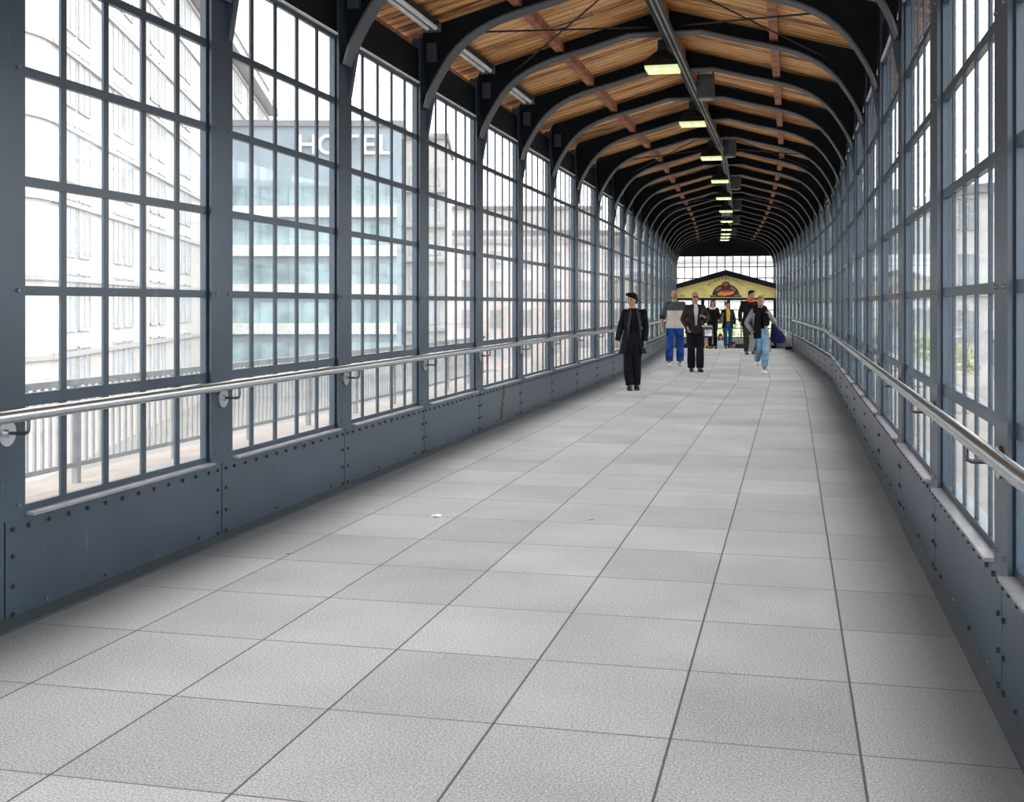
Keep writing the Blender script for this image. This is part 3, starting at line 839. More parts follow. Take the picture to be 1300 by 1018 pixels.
# ------------------------------------------------------------------ outside: ground, walkway deck, fences
GZ = -6.0
M['ground'] = mat('pale_paving', (0.2700, 0.2500, 0.2360), 0.9, var=0.1, scale=0.3)
M['deck'] = mat('sandy_outer_deck', (0.2888, 0.2393, 0.2063), 0.9, var=0.1, scale=1.5)
M['fence'] = mat('pale_fence_paint', (0.3630, 0.3520, 0.3465), 0.6)
M['fence_rail'] = mat('grey_fence_rail', (0.2210, 0.2210, 0.2295), 0.6)
bm = bmesh.new(); box(bm, -260, 300, -60, 420, GZ - 0.5, GZ)
struct(obj('ground', bm, M['ground']))
for nm, ta, tb in (('left', TL - 4.6, TL - 0.22), ('right', TR + 0.22, TR + 4.6)):
    bm = bmesh.new()
    for k in range(KMIN, KEND): pbox(bm, sk(k), sk(k + 1), ta, tb, -0.75, -0.45)
    struct(obj('ground_deck_' + nm, bm, M['deck']))
def fence(name, label, t, ks):
    r = thing(name, label, 'fence', P(sk(ks[0]), t, -0.45)); inv = Matrix.Translation(-Vector(r.location))
    bm = bmesh.new()
    for k in range(ks[0], ks[1]):
        pbox(bm, sk(k), sk(k + 1), t - 0.03, t + 0.03, 0.62, 0.69); pbox(bm, sk(k), sk(k + 1), t - 0.02, t + 0.02, -0.27, -0.22)
    bm.transform(inv); obj('rail', bm, M['fence_rail'], r)
    bm = bmesh.new()
    s = sk(ks[0]) + 0.1
    while s < sk(ks[1]) - 0.1:
        pbox(bm, s, s + 0.035, t - 0.012, t + 0.012, -0.22, 0.62); s += 0.13
    bm.transform(inv); o = obj('picket', bm, M['fence'], r); o['kind'] = 'stuff'
    bm = bmesh.new()
    for k in range(ks[0], ks[1], 1):
        pbox(bm, sk(k) + 0.3, sk(k) + 0.37, t - 0.035, t + 0.035, -0.45, 0.62)
    bm.transform(inv); o = obj('fence_post', bm, M['fence_rail'], r); o['kind'] = 'stuff'
fence('picket_fence', 'pale picket fence outside the left windows along the outer deck', TL - 4.1, (-3, 12))
fence('picket_fence', 'pale picket fence outside the right windows along the outer deck', TR + 4.1, (-3, 12))

# ------------------------------------------------------------------ outside: buildings (local x along the front, y into the block)
M['white_wall'] = mat('cream_white_render', (0.4941, 0.4636, 0.4392), 0.8, var=0.04, scale=0.5)
M['bright_wall'] = mat('bright_white_render', (0.66, 0.64, 0.63), 0.8, var=0.12, scale=0.8)
M['ledge'] = mat('pale_stone_ledge', (0.3900, 0.3705, 0.3666), 0.8, var=0.05)
M['pane'] = mat('pale_grey_pane', (0.4350, 0.4454, 0.4663), 0.4, var=0.25, scale=0.6)
M['frame_w'] = mat('pale_window_frame', (0.4484, 0.4356, 0.4408), 0.6)
M['hotel_grey'] = mat('grey_cladding', (0.3038, 0.3645, 0.4118), 0.6, var=0.08, scale=0.3)
M['green_glass'] = mat('pale_green_glazing', (0.2898, 0.3843, 0.4095), 0.35, var=0.3, scale=0.4)
M['letter'] = mat('white_letter', (0.62, 0.60, 0.58), 0.6)
M['beige'] = mat('beige_render', (0.4917, 0.4645, 0.4436), 0.85, var=0.06, scale=0.4)
def brick_mat():
    m, t, b = newmat('pink_brick')
    co = t.nodes.new('ShaderNodeTexCoord'); br = t.nodes.new('ShaderNodeTexBrick')
    mp = t.nodes.new('ShaderNodeMapping'); mp.inputs['Rotation'].default_value = (PI / 2, 0, 0)
    t.links.new(co.outputs['Object'], mp.inputs['Vector']); t.links.new(mp.outputs[0], br.inputs['Vector'])
    br.inputs['Scale'].default_value = 1.2
    br.inputs['Color1'].default_value = (0.70, 0.56, 0.52, 1); br.inputs['Color2'].default_value = (0.74, 0.61, 0.57, 1); br.inputs['Mortar'].default_value = (0.76, 0.68, 0.65, 1)
    t.links.new(br.outputs['Color'], b.inputs['Base Color']); b.inputs['Roughness'].default_value = 0.9
    return m
M['brick'] = brick_mat()
M['roof'] = mat('grey_roof', (0.2280, 0.2280, 0.2470), 0.8)

def building(name, label, loc, rz, L, D, z1, wm, wins, ledges=(), roof=True):
    r = thing(name, label, 'building', loc, rz)
    bm = bmesh.new(); box(bm, 0, L, 0, D, GZ, z1); obj('wall', bm, wm, r)
    cache = {}
    for (x, z, w, h) in wins:
        key = (round(w, 2), round(h, 2))
        if key not in cache:
            bm = bmesh.new()
            n = 2 if w > 2.5 else 1
            for i in range(n):
                x0 = i * (w / n) + (0.2 if i else 0); x1 = (i + 1) * w / n - (0.2 if (n == 2 and i == 0) else 0)
                for (a, b_, c, d) in ((x0, x0 + .1, 0, h), (x1 - .1, x1, 0, h), (x0, x1, 0, .1), (x0, x1, h - .1, h), ((x0 + x1) / 2 - .04, (x0 + x1) / 2 + .04, 0, h)):
                    box(bm, a, b_, -0.10, 0.0, c, d, 0)
                box(bm, x0 + .1, x1 - .1, -0.04, 0.0, 0.1, h - 0.1, 1)
                for q in range(6):
                    box(bm, x0 + .12, x1 - .12, -0.06, -0.045, h - 0.25 - q * 0.12, h - 0.19 - q * 0.12, 0)
            cache[key] = obj('window', bm, [M['frame_w'], M['pane']], r); o = cache[key]
        else:
            o = cache[key].copy(); C.objects.link(o); o.parent = r
        o.location = (x, 0, z)
    for z, h, d in ledges:
        bm = bmesh.new(); box(bm, -0.02, L, -d, 0, z, z + h); obj('ledge', bm, M['ledge'], r)
    if roof:
        bm = bmesh.new(); box(bm, -0.2, L + 0.2, -0.3, D + 0.2, z1, z1 + 0.5); obj('roof', bm, M['roof'], r)
    return r
wins = []
for fz in range(-1, 8):
    z = 0.25 + 3.47 * fz
    for i in range(9):
        wins.append((1.9 + i * 9.4, z, 4.6, 2.75))
ldg = [(-0.9 + 3.47 * i, 0.22, 0.18) for i in range(0, 9)] + [(23.9, 0.7, 1.2)]
fa = building('office_building', 'long cream-white office block with paired windows outside the left windows', (-20.2, 51.0, 0), math.atan2(0.995, -0.099), 88, 16, 40, M['white_wall'], wins, ldg)
bm = bmesh.new(); cyl(bm, (0.0, 4.0, (GZ + 40) / 2), 4.0, 40 - GZ, 'z', 40); obj('rounded_corner', bm, M['white_wall'], fa, smooth=False)
bm = bmesh.new(); box(bm, -4.0, 0.0, 4.0, 60, GZ, 40); obj('side_wing', bm, M['white_wall'], fa)
for z, h, d in ldg[:-1]:
    bm = bmesh.new(); cyl(bm, (0.0, 4.0, z + h / 2), 4.0 + d * 0.7, h, 'z', 40); obj('ledge', bm, M['ledge'], fa)

# hotel block, facing the camera
wins = []
ht = building('hotel_building', 'grey hotel block with large white HOTEL letters on its roof band', (-24.5, 96.0, 0), 0.02, 15.3, 18, 16.2, M['hotel_grey'], wins, [], True)
for i, z in enumerate((-4.2, -0.9, 2.3, 5.5, 8.7)):
    bm = bmesh.new(); box(bm, 0.3, 15.0, -0.7, 0, z, z + 0.9); obj('balcony_band', bm, M['letter'], ht)
    bm = bmesh.new(); box(bm, 0.3, 15.0, -0.08, 0, z + 0.9, z + 2.6)
    for j in range(13): box(bm, 0.4 + j * 1.15, 0.5 + j * 1.15, -0.2, -0.08, z + 0.9, z + 2.6)
    obj('glazing', bm, M['green_glass'], ht)
me_l = []
HT = 'HOTEL'
for ch, px0, px1 in zip(HT, (379, 405, 433, 459, 481), (399, 428, 455, 475, 494)):
    me = text_mesh(ch, 2.1, 0.10)
    b2 = bmesh.new(); b2.from_mesh(me); b2.transform(Matrix.Diagonal((1.12, 1.1, 1.0, 1.0))); b2.transform(Matrix.Rotation(PI / 2, 4, 'X'))
    x = ((px0 + px1) / 2 - 650) / FPX * 95.6 + 24.5
    o = obj('letter', b2, M['letter'], ht, loc=(x, -0.3, 14.6))
# slim white tower beside it and curved balcony stack
building('apartment_block', 'tall beige block just right of the hotel with small balconies', (-9.1, 98.0, 0), 0.02, 3.6, 14, 15.4, M['beige'],
         [(0.5 + 1.6 * j, -3 + 2.9 * i, 1.0, 1.6) for i in range(6) for j in range(2)], [(-3.6 + 2.9 * i, 0.25, 0.6) for i in range(6)])
building('brick_building', 'long low pinkish brick row beyond the left windows', (-7.0, 135.0, 0), -0.03, 34, 14, 9.6, M['brick'],
         [(1.2 + 3.3 * j, -4.5 + 3.4 * i, 1.5, 2.0) for i in range(4) for j in range(10)], [(8.6, 0.5, 0.4)])
building('grey_building', 'pale grey block set behind the brick row', (-9.5, 165.0, 0), 0.0, 22, 14, 15.0, M['beige'],
         [(1.2 + 3.3 * j, 2.5 + 3.4 * i, 1.6, 2.0) for i in range(3) for j in range(6)], [])
# building seen through the glazed end wall
building('white_building', 'white building with rows of windows seen through the end wall', (9.0, 92.0, 0), -0.15, 18, 12, 11, M['bright_wall'],
         [(0.8 + 2.1 * j, -4.2 + 3.0 * i, 1.2, 1.8) for i in range(5) for j in range(8)], [(-1.2, 0.2, 0.2), (1.8, 0.2, 0.2), (4.8, 0.2, 0.2)])
# right-hand side
building('terrace_building', 'pale town building seen through the nearest right windows', (26.0, 70.0, 0), -1.05, 26, 14, 8.0, M['bright_wall'],
         [(1.0 + 3.1 * j, -4 + 3.3 * i, 1.4, 1.9) for i in range(4) for j in range(8)], [(2.0, 0.25, 0.2)])
building('shop_building', 'beige town building farther along outside the right windows', (30.0, 105.0, 0), -0.75, 34, 14, 9.5, M['bright_wall'],
         [(1.0 + 3.4 * j, -4 + 3.4 * i, 1.6, 2.0) for i in range(5) for j in range(9)], [(2.0, 0.25, 0.2)])

# trees beyond the landing and on the right
M['leaf'] = mat('yellow_green_leaves', (0.3600, 0.3900, 0.1800), 0.8, var=0.3, scale=2)
M['bark'] = mat('brown_bark', (0.14, 0.10, 0.07), 0.9)
def tree(label, loc, h, r):
    t = thing('leafy_tree', label, 'tree', loc)
    bm = bmesh.new(); tube(bm, [(0, 0, 0), (0.05, 0, h * 0.4), (0, 0.05, h * 0.75)], [0.2, 0.15, 0.08], 8)
    for a in range(5):
        d = Vector((math.cos(a * 1.3), math.sin(a * 1.3), 0.9)); tube(bm, [(0, 0, h * 0.4), Vector((0, 0, h * 0.4)) + d * r * 0.6], [0.07, 0.03], 6)
    obj('trunk', bm, M['bark'], t)
    bm = bmesh.new()
    for i in range(1500):
        a = random.uniform(0, 2 * PI); z = random.uniform(-1, 1); q = random.random() ** 0.33 * r
        c = Vector((math.cos(a) * math.sqrt(1 - z * z) * q, math.sin(a) * math.sqrt(1 - z * z) * q, z * q * 0.85 + h * 0.72))
        s = random.uniform(0.12, 0.24)
        u = Vector((random.gauss(0, 1), random.gauss(0, 1), random.gauss(0, 1))).normalized(); v = u.orthogonal().normalized()
        bm.faces.new([bm.verts.new(c + u * s), bm.verts.new(c + v * s * 0.5), bm.verts.new(c - u * s), bm.verts.new(c - v * s * 0.5)])
    o = obj('foliage', bm, M['leaf'], t); o['kind'] = 'stuff'
tree('yellow-green leafy tree below the end windows, left one', (12.2, 68, GZ), 7.0, 2.5)
tree('yellow-green leafy tree below the end windows, right one', (17.6, 72, GZ), 7.0, 2.5)
tree('leafy tree outside the right windows in front of the pale building', (21.0, 58, GZ), 6.0, 2.2)

# ------------------------------------------------------------------ people
M['skin'] = mat('fair_skin', (0.3600, 0.1944, 0.1368), 0.55, var=0.08, scale=12)
M['skin2'] = mat('ruddy_skin', (0.3312, 0.1584, 0.1080), 0.55, var=0.08, scale=12)
M['cl_black'] = mat('black_cloth', (0.0045, 0.0045, 0.0059), 0.85, var=0.3, scale=14, bump=0.3, bscale=25, spec=0.12)
M['cl_coat'] = mat('blue_black_coat_cloth', (0.0063, 0.0081, 0.0117), 0.8, var=0.3, scale=10, bump=0.3, bscale=20, spec=0.12)
M['cl_lapel'] = mat('slate_coat_lining', (0.0324, 0.0396, 0.0504), 0.8, spec=0.12)
M['cl_trouser'] = mat('charcoal_trouser_cloth', (0.0059, 0.0067, 0.0086), 0.85, var=0.3, scale=10, bump=0.3, bscale=20, spec=0.12)
M['cl_beige'] = mat('oatmeal_jersey', (0.4536, 0.4104, 0.3456), 0.9, var=0.08, scale=9, bump=0.3, bscale=25, spec=0.12)
M['cl_grey'] = mat('dark_grey_jersey', (0.0540, 0.0562, 0.0612), 0.9, var=0.15, scale=9, spec=0.12)
M['cl_sleeve'] = mat('black_olive_sleeve', (0.0158, 0.0194, 0.0187), 0.9, var=0.2, spec=0.12)
M['cl_jean'] = mat('bright_blue_denim', (0.0130, 0.0468, 0.1944), 0.85, var=0.55, scale=6, bump=0.3, bscale=25, spec=0.12)
M['cl_jean_l'] = mat('light_blue_denim', (0.1584, 0.2736, 0.3744), 0.85, var=0.25, scale=6, bump=0.3, bscale=25, spec=0.12)
M['cl_jean_t'] = mat('teal_blue_denim', (0.0144, 0.0612, 0.1152), 0.85, var=0.3, scale=8, spec=0.12)
M['cl_brown'] = mat('dark_brown_jacket_cloth', (0.0216, 0.0151, 0.0144), 0.75, var=0.3, scale=10, bump=0.3, bscale=20, spec=0.12)
M['cl_greycoat'] = mat('mid_grey_wool', (0.2052, 0.2160, 0.2214), 0.9, var=0.15, scale=12, bump=0.3, bscale=40, spec=0.12)
M['cl_green'] = mat('dark_green_cloth', (0.0094, 0.0216, 0.0180), 0.85, var=0.2, scale=10, spec=0.12)
M['cl_olive'] = mat('dark_olive_cloth', (0.0216, 0.0259, 0.0202), 0.85, var=0.2, scale=10, spec=0.12)
M['cl_white'] = mat('white_cotton', (0.4752, 0.4824, 0.5040), 0.85, var=0.06, spec=0.12)
M['cl_yellow'] = mat('mustard_knit', (0.62, 0.40, 0.06), 0.9, var=0.1, spec=0.12)
M['cl_scarf'] = mat('pale_grey_scarf', (0.50, 0.46, 0.42), 0.9, var=0.2, scale=20, spec=0.12)
M['cl_red'] = mat('orange_red_scarf', (0.60, 0.09, 0.035), 0.9, var=0.2, scale=12, spec=0.12)
M['cl_navy'] = mat('navy_bag_cloth', (0.0058, 0.0101, 0.0446), 0.75, var=0.3, scale=8, spec=0.12)
M['hair_black'] = mat('black_hair', (0.0036, 0.0032, 0.0032), 0.6, var=0.4, scale=60, spec=0.12)
M['hair_brown'] = mat('dark_brown_hair', (0.0252, 0.0130, 0.0079), 0.6, var=0.4, scale=60, spec=0.12)
M['hair_blond'] = mat('short_blond_hair', (0.2376, 0.1440, 0.0936), 0.6, var=0.25, scale=60, spec=0.12)
M['hair_grey'] = mat('cropped_grey_hair', (0.1872, 0.1296, 0.1080), 0.8, var=0.25, scale=60, spec=0.12)
M['leather_b'] = mat('black_leather', (0.0054, 0.0059, 0.0072), 0.3, var=0.2)
M['leather_br'] = mat('brown_leather', (0.0792, 0.0324, 0.0216), 0.5, var=0.2)
M['trainer'] = mat('off_white_trainer', (0.6250, 0.5846, 0.5443), 0.6, var=0.1)
M['sole'] = mat('yellow_tan_sole', (0.45, 0.34, 0.10), 0.7)
M['lip'] = mat('lips', (0.33, 0.10, 0.085), 0.5)
M['iris'] = mat('dark_eye', (0.02, 0.015, 0.012), 0.2)
M['white_bag'] = mat('white_printed_bag', (0.60, 0.60, 0.64), 0.6, var=0.45, scale=9)

def remeshed(name, bm, m, parent, voxel, smooth_it=3):
    bmesh.ops.recalc_face_normals(bm, faces=bm.faces)
    me = bpy.data.meshes.new(name); bm.to_mesh(me); bm.free()
    tmp = bpy.data.objects.new('tmp_shape', me); C.objects.link(tmp)
    r = tmp.modifiers.new('r', 'REMESH'); r.mode = 'VOXEL'; r.voxel_size = voxel; r.use_smooth_shade = True
    if smooth_it:
        q = tmp.modifiers.new('s', 'SMOOTH'); q.iterations = smooth_it; q.factor = 0.5
    dg = bpy.context.evaluated_depsgraph_get()
    out = bpy.data.meshes.new_from_object(tmp.evaluated_get(dg)); out.name = name
    bpy.data.objects.remove(tmp); bpy.data.meshes.remove(me)
    out.materials.clear()
    for p in out.polygons: p.use_smooth = True; p.material_index = 0
    return link(name, out, m, parent)

def lerp(a, b, f): return Vector(a) * (1 - f) + Vector(b) * f
def smooth_path(a, b, c, n=5):
    """joint chain a-b-c with a softened bend at b"""
    a, b, c = Vector(a), Vector(b), Vector(c)
    return [a, lerp(a, b, .45), lerp(a, b, .85), lerp(lerp(a, b, .95), lerp(b, c, .05), .5), lerp(b, c, .15), lerp(b, c, .55), c]
def limb_r(r0, r1, r2): return [r0, r0 * .6 + r1 * .4, r1 * 1.03, r1, r1 * 1.04, r1 * .55 + r2 * .45, r2]

class Fig:
    def __init__(self, name, label, loc, H, rz=0.0, build=1.0, vox=0.008, **J):
        self.k = k = H / 1.75; self.root = thing('person', label, 'person', loc, rz); self.vox = vox; self.build = build; self.crop = J.pop('crop', .015)
        D = dict(hL=(-.095, 0, .91), hR=(.095, 0, .91), kL=(-.10, -.03, .49), kR=(.10, -.03, .49), aL=(-.10, .02, .085), aR=(.10, .02, .085),
                 tL=(-.03, -1), tR=(.03, -1), sL=(-.168, 0, 1.405), sR=(.168, 0, 1.405), eL=(-.245, .02, 1.14), eR=(.245, .02, 1.14),
                 wL=(-.255, -.06, .90), wR=(.255, -.06, .90), dL=(0, -.15, -1), dR=(0, -.15, -1), head=(0, -.015, 1.635), hyaw=0.0, lift=(0, 0), neck=0.0)
        D.update(J); self.J = {q: (Vector(v) * k if isinstance(v, tuple) and len(v) == 3 and q[0] != 'd' else v) for q, v in D.items()}
    def torso(self, bm, o, z0=.80, z1=1.60, neck=True):
        k = self.k; b = self.build; hx = self.J['head'].x * 0.35
        rs = [(.84, .145, .105, 0), (.88, .168, .118, 0), (.96, .165, .118, .1), (1.06, .145, .105, .25), (1.17, .150, .110, .45), (1.28, .168, .122, .65), (1.36, .172, .116, .8), (1.415, .145, .096, .9), (1.455, .105, .076, 1), (1.485, .070, .06, 1)]
        if neck: rs += [(1.52, .056, .056, 1.1), (1.60, .054, .058, 1.3)]
        rings(bm, [(hx * w, -0.004 * w, z * k, (rx * b + o) * k, (ry * b + o) * k) for z, rx, ry, w in rs if z0 - 1e-6 <= z <= z1 + 1e-6], 28)
    def arm(self, bm, side, o, upto=1.0, r=(.056, .043, .029)):
        J = self.J; k = self.k; s, e, w = J['s' + side], J['e' + side], J['w' + side]
        if upto <= 0.5:
            f = upto * 2; pts = [lerp(s, (0, 0, s.z), .25), s, lerp(s, e, f * .5), lerp(s, e, f)]; rr = [(.055 + o) * k, (r[0] + o) * k, ((r[0] + r[1]) / 2 + o) * k, (r[1] + o + .006) * k]
        else:
            p = smooth_path(s, e, lerp(e, w, (upto - .5) * 2)); rr = [(x + o) * k for x in limb_r(*r)]
            pts = [lerp(s, (0, 0, s.z), .45) + Vector((0, 0, .018 * k))] + p; rr = [(.040 + o) * k] + rr
        tube(bm, pts, rr, 14)
        ball(bm, s, (r[0] + o) * 1.04 * k)
    def leg(self, bm, side, o, z_end=None, r=(.088, .056, .038), flare=0.0):
        J = self.J; k = self.k; h, n, a = J['h' + side], J['k' + side], J['a' + side]
        a = lerp(a, n, self.crop) if o > 0 else a; p = smooth_path(h, n, a); rr = [(x + o) * k for x in limb_r(*r)]
        rr[-1] += flare * k; rr[-2] += flare * .5 * k
        calf = p[-2] + Vector((0, .012 * k, 0)); p[-2] = calf; rr[-2] += .008 * k
        tube(bm, p, rr, 16); ball(bm, h, (r[0] + o) * k)
    def hand(self, bm, side, curl=0.5):
        J = self.J; k = self.k; w = J['w' + side]; d = Vector(J['d' + side]).normalized(); sx = -1 if side == 'L' else 1
        fwd = Vector((0, -1, 0)); across = (fwd - d * fwd.dot(d)); across = across.normalized() if across.length > .2 else Vector((-sx, 0, 0))
        inn = d.cross(across).normalized(); inn = inn if inn.x * sx < 0 else -inn
        palm = w + d * .085 * k
        tube(bm, [w - d * .02 * k, w + d * .02 * k, w + d * .055 * k, palm], [.026 * k, .030 * k, .038 * k, .036 * k], 12, flat=0.42, side=inn)
        for i, (off, L) in enumerate(((.028, .068), (.010, .078), (-.009, .073), (-.027, .058))):
            b0 = palm + across * off * k - d * .01 * k
            b1 = b0 + (d * math.cos(curl * .5) + inn * math.sin(curl * .5)) * L * .5 * k
            b2 = b1 + (d * math.cos(curl * 1.3) + inn * math.sin(curl * 1.3)) * L * .3 * k
            b3 = b2 + (d * math.cos(curl * 2.1) + inn * math.sin(curl * 2.1)) * L * .25 * k
            tube(bm, [b0, b1, b2, b3], [.0092 * k, .0088 * k, .008 * k, .0066 * k], 8)
        t0 = w + d * .03 * k + across * .028 * k
        t1 = t0 + (across * .75 + d * .55 + inn * .3).normalized() * .036 * k; t2 = t1 + (d * .9 + across * .25 + inn * .35).normalized() * .030 * k
        tube(bm, [t0, t1, t2], [.013 * k, .0105 * k, .008 * k], 8)
    def HR(self): return Matrix.Rotation(self.J['hyaw'], 3, 'Z')
    def hp(self, x, y, z): return self.J['head'] + self.HR() @ (Vector((x, y, z)) * self.k)
    def body(self, skin, curlL=.5, curlR=.5):
        k = self.k; R = self.HR(); bm = bmesh.new(); J = self.J
        self.torso(bm, 0.0, neck=False)
        nb = Vector((J['head'].x * .4, .012 * k, 1.45 * k)); tube(bm, [nb, lerp(nb, self.hp(0, .02, -.06), .6), self.hp(0, .018, -.03)], [.064 * k, .053 * k, .052 * k], 16)
        for sd, c in (('L', curlL), ('R', curlR)):
            self.arm(bm, sd, 0.0); self.leg(bm, sd, 0.0); self.hand(bm, sd, c)
            a = J['a' + sd]; t = Vector((*J['t' + sd], 0)).normalized()
            tube(bm, [a + Vector((0, 0, .02)) * k, a + t * .05 * k - Vector((0, 0, .035)) * k, a + t * .14 * k - Vector((0, 0, .06)) * k], [.036 * k, .036 * k, .025 * k], 12)
        def hb(c, r): ball(bm, self.hp(*c), [q * k for q in r], R, 20, 14)
        hb((0, .012, .022), (.074, .092, .092)); hb((0, -.016, -.045), (.058, .066, .072)); hb((0, -.055, -.088), (.028, .022, .020))
        hb((0, -.088, -.018), (.013, .020, .026)); hb((0, -.098, -.030), (.016, .014, .011)); hb((0, -.062, .022), (.056, .024, .014))
        for sx in (-1, 1): hb((sx * .075, .014, -.012), (.010, .018, .030)); hb((sx * .040, -.050, -.03), (.020, .026, .020))
        hb((0, -.076, -.060), (.024, .014, .012))
        o = remeshed('body', bm, skin, self.root, self.vox * 0.8, 2)
        for sx in (-1, 1):
            b2 = bmesh.new(); ball(b2, self.hp(sx * .031, -.073, 0.0), [.0125 * k, .008 * k, .0065 * k], R, 10, 6); obj('eye', b2, M['iris'], self.root, smooth=True)
        b2 = bmesh.new(); ball(b2, self.hp(0, -.088, -.062), [.022 * k, .007 * k, .0065 * k], R, 10, 6); obj('mouth', b2, M['lip'], self.root, smooth=True)
        for sx in (-1, 1):
            b2 = bmesh.new(); tube(b2, [self.hp(sx * .014, -.084, .020), self.hp(sx * .032, -.082, .026), self.hp(sx * .052, -.066, .020)], .004 * k, 6); obj('eyebrow', b2, M['hair_brown'], self.root)
        return o
    def trousers(self, m, o=.020, flare=0.0, name='trousers', r=(.088, .058, .042)):
        bm = bmesh.new(); rings(bm, [(0, 0, z * self.k, (rx * self.build + o) * self.k, (ry * self.build + o) * self.k) for z, rx, ry in ((.80, .13, .098), (.83, .152, .108), (.88, .168, .118), (.96, .165, .118), (1.02, .152, .108))], 28)
        for sd in 'LR': self.leg(bm, sd, o, flare=flare, r=r)
        return remeshed(name, bm, m, self.root, self.vox)
    def top(self, name, m, o=.016, z0=.88, sleeve=1.0, slo=.014, sleeves=True, z1=1.485, r=(.056, .045, .033)):
        bm = bmesh.new(); self.torso(bm, o, z0, z1, neck=False)
        if sleeves:
            for sd in 'LR': self.arm(bm, sd, slo, sleeve if not isinstance(sleeve, dict) else sleeve[sd], r)
        return remeshed(name, bm, m, self.root, self.vox)
    def sleeves(self, name, m, o=.018, upto=.97):
        for sd in 'LR':
            bm = bmesh.new(); self.arm(bm, sd, o, upto, (.056, .045, .033)); remeshed(name, bm, m, self.root, self.vox)
    def coat(self, name, m, hem, gap0, gap1, o=.024, flare=.05, sleeve=.98, split=0.0, top=1.47, shift=0.0, slo=.012):
        """open coat: thick shell leaving the front free between angles -gap..gap, gap easing from collar to hem"""
        k = self.k; b = self.build; bm = bmesh.new()
        prof = [(1.48, .085, .072), (1.445, .118, .088), (1.39, .170, .118), (1.30, .180, .130), (1.17, .160, .120), (1.06, .160, .120), (.96, .185, .132), (.88, .195, .138)]
        prof = [q for q in prof if q[0] > hem + .03]
        n_ = 5; lz = prof[-1][0]
        for i in range(1, n_ + 1):
            f = i / n_; prof.append((lz + (hem - lz) * f, .195 + flare * f, .140 + flare * .8 * f))
        N = 40; outer = []; inner = []
        for i, (z, rx, ry) in enumerate(prof):
            f = (top - z) / (top - hem); g = gap0 + (gap1 - gap0) * f
            ro, ri = [], []
            for j in range(N + 1):
                a = g + (2 * PI - 2 * g) * j / N
                wob = 1 + (.025 * math.sin(a * 7 + z * 3)) * f
                for lst, d in ((ro, o), (ri, o - .014)):
                    lst.append(bm.verts.new((((rx * b - .012 + d) * math.sin(a) * wob + shift * f) * k + self.J['head'].x * .3 * (1 - f), -(ry * b - .012 + d) * math.cos(a) * wob * k, z * k)))
            outer.append(ro); inner.append(ri)
        R_ = len(prof)
        for i in range(R_ - 1):
            for j in range(N):
                bm.faces.new([outer[i][j], outer[i][j + 1], outer[i + 1][j + 1], outer[i + 1][j]])
                bm.faces.new([inner[i][j], inner[i + 1][j], inner[i + 1][j + 1], inner[i][j + 1]])
            for j in (0, N): 
                q = [outer[i][j], outer[i + 1][j], inner[i + 1][j], inner[i][j]]; bm.faces.new(q if j else q[::-1])
        for i in (0, R_ - 1):
            for j in range(N):
                q = [outer[i][j], inner[i][j], inner[i][j + 1], outer[i][j + 1]]; bm.faces.new(q if i else q[::-1])
        if sleeve:
            for sd in 'LR': self.arm(bm, sd, slo, sleeve, (.054, .047, .038))
        return remeshed(name, bm, m, self.root, min(self.vox, .009), 2)
    def lapels(self, m, z0, z1, w, x0=.055, x1=.085, y=-.155):
        for sx in (-1, 1):
            bm = bmesh.new(); k = self.k
            tube(bm, [(sx * x0 * .8 * k, (y + .06) * k, 1.47 * k), (sx * x0 * k, (y + .015) * k, 1.38 * k), (sx * x1 * k, y * k, (z0 + z1) / 2 * k), (sx * x1 * 1.1 * k, y * k, z0 * k)], [w * .6 * k, w * k, w * k, w * .5 * k], 10, flat=.3, side=(0, 1, 0))
            obj('lapel', bm, m, self.root, smooth=True)
    def shoes(self, m, L=.155, sole=None, h=.0):
        k = self.k
        for sd in 'LR':
            a = self.J['a' + sd]; t = Vector((*self.J['t' + sd], 0)).normalized(); bm = bmesh.new()
            fl_ = a.z - .085 * k
            g = lambda y, z: Vector((a.x, a.y, 0)) + t * y * k + Vector((0, 0, fl_ + z * k))
            tube(bm, [g(-.065, .035), g(-.04, .042), g(.02, .046), g(.09, .040), g(L, .030)], [.036 * k, .046 * k, .050 * k, .052 * k, .034 * k], 16, flat=.85, side=(0, 0, 1))
            tube(bm, [g(-.015, .04), g(-.01, .14)], [.046 * k, .044 * k], 14)
            o = remeshed('shoe', bm, m, self.root, .007, 2)
            bm = bmesh.new(); tube(bm, [g(-.06, .009), g(-.03, .009), g(.03, .009), g(.09, .009), g(L, .009)], [.036 * k, .047 * k, .049 * k, .053 * k, .036 * k], 14, flat=.2, side=(0, 0, 1))
            obj('sole', bm, sole or M['leather_b'], o)
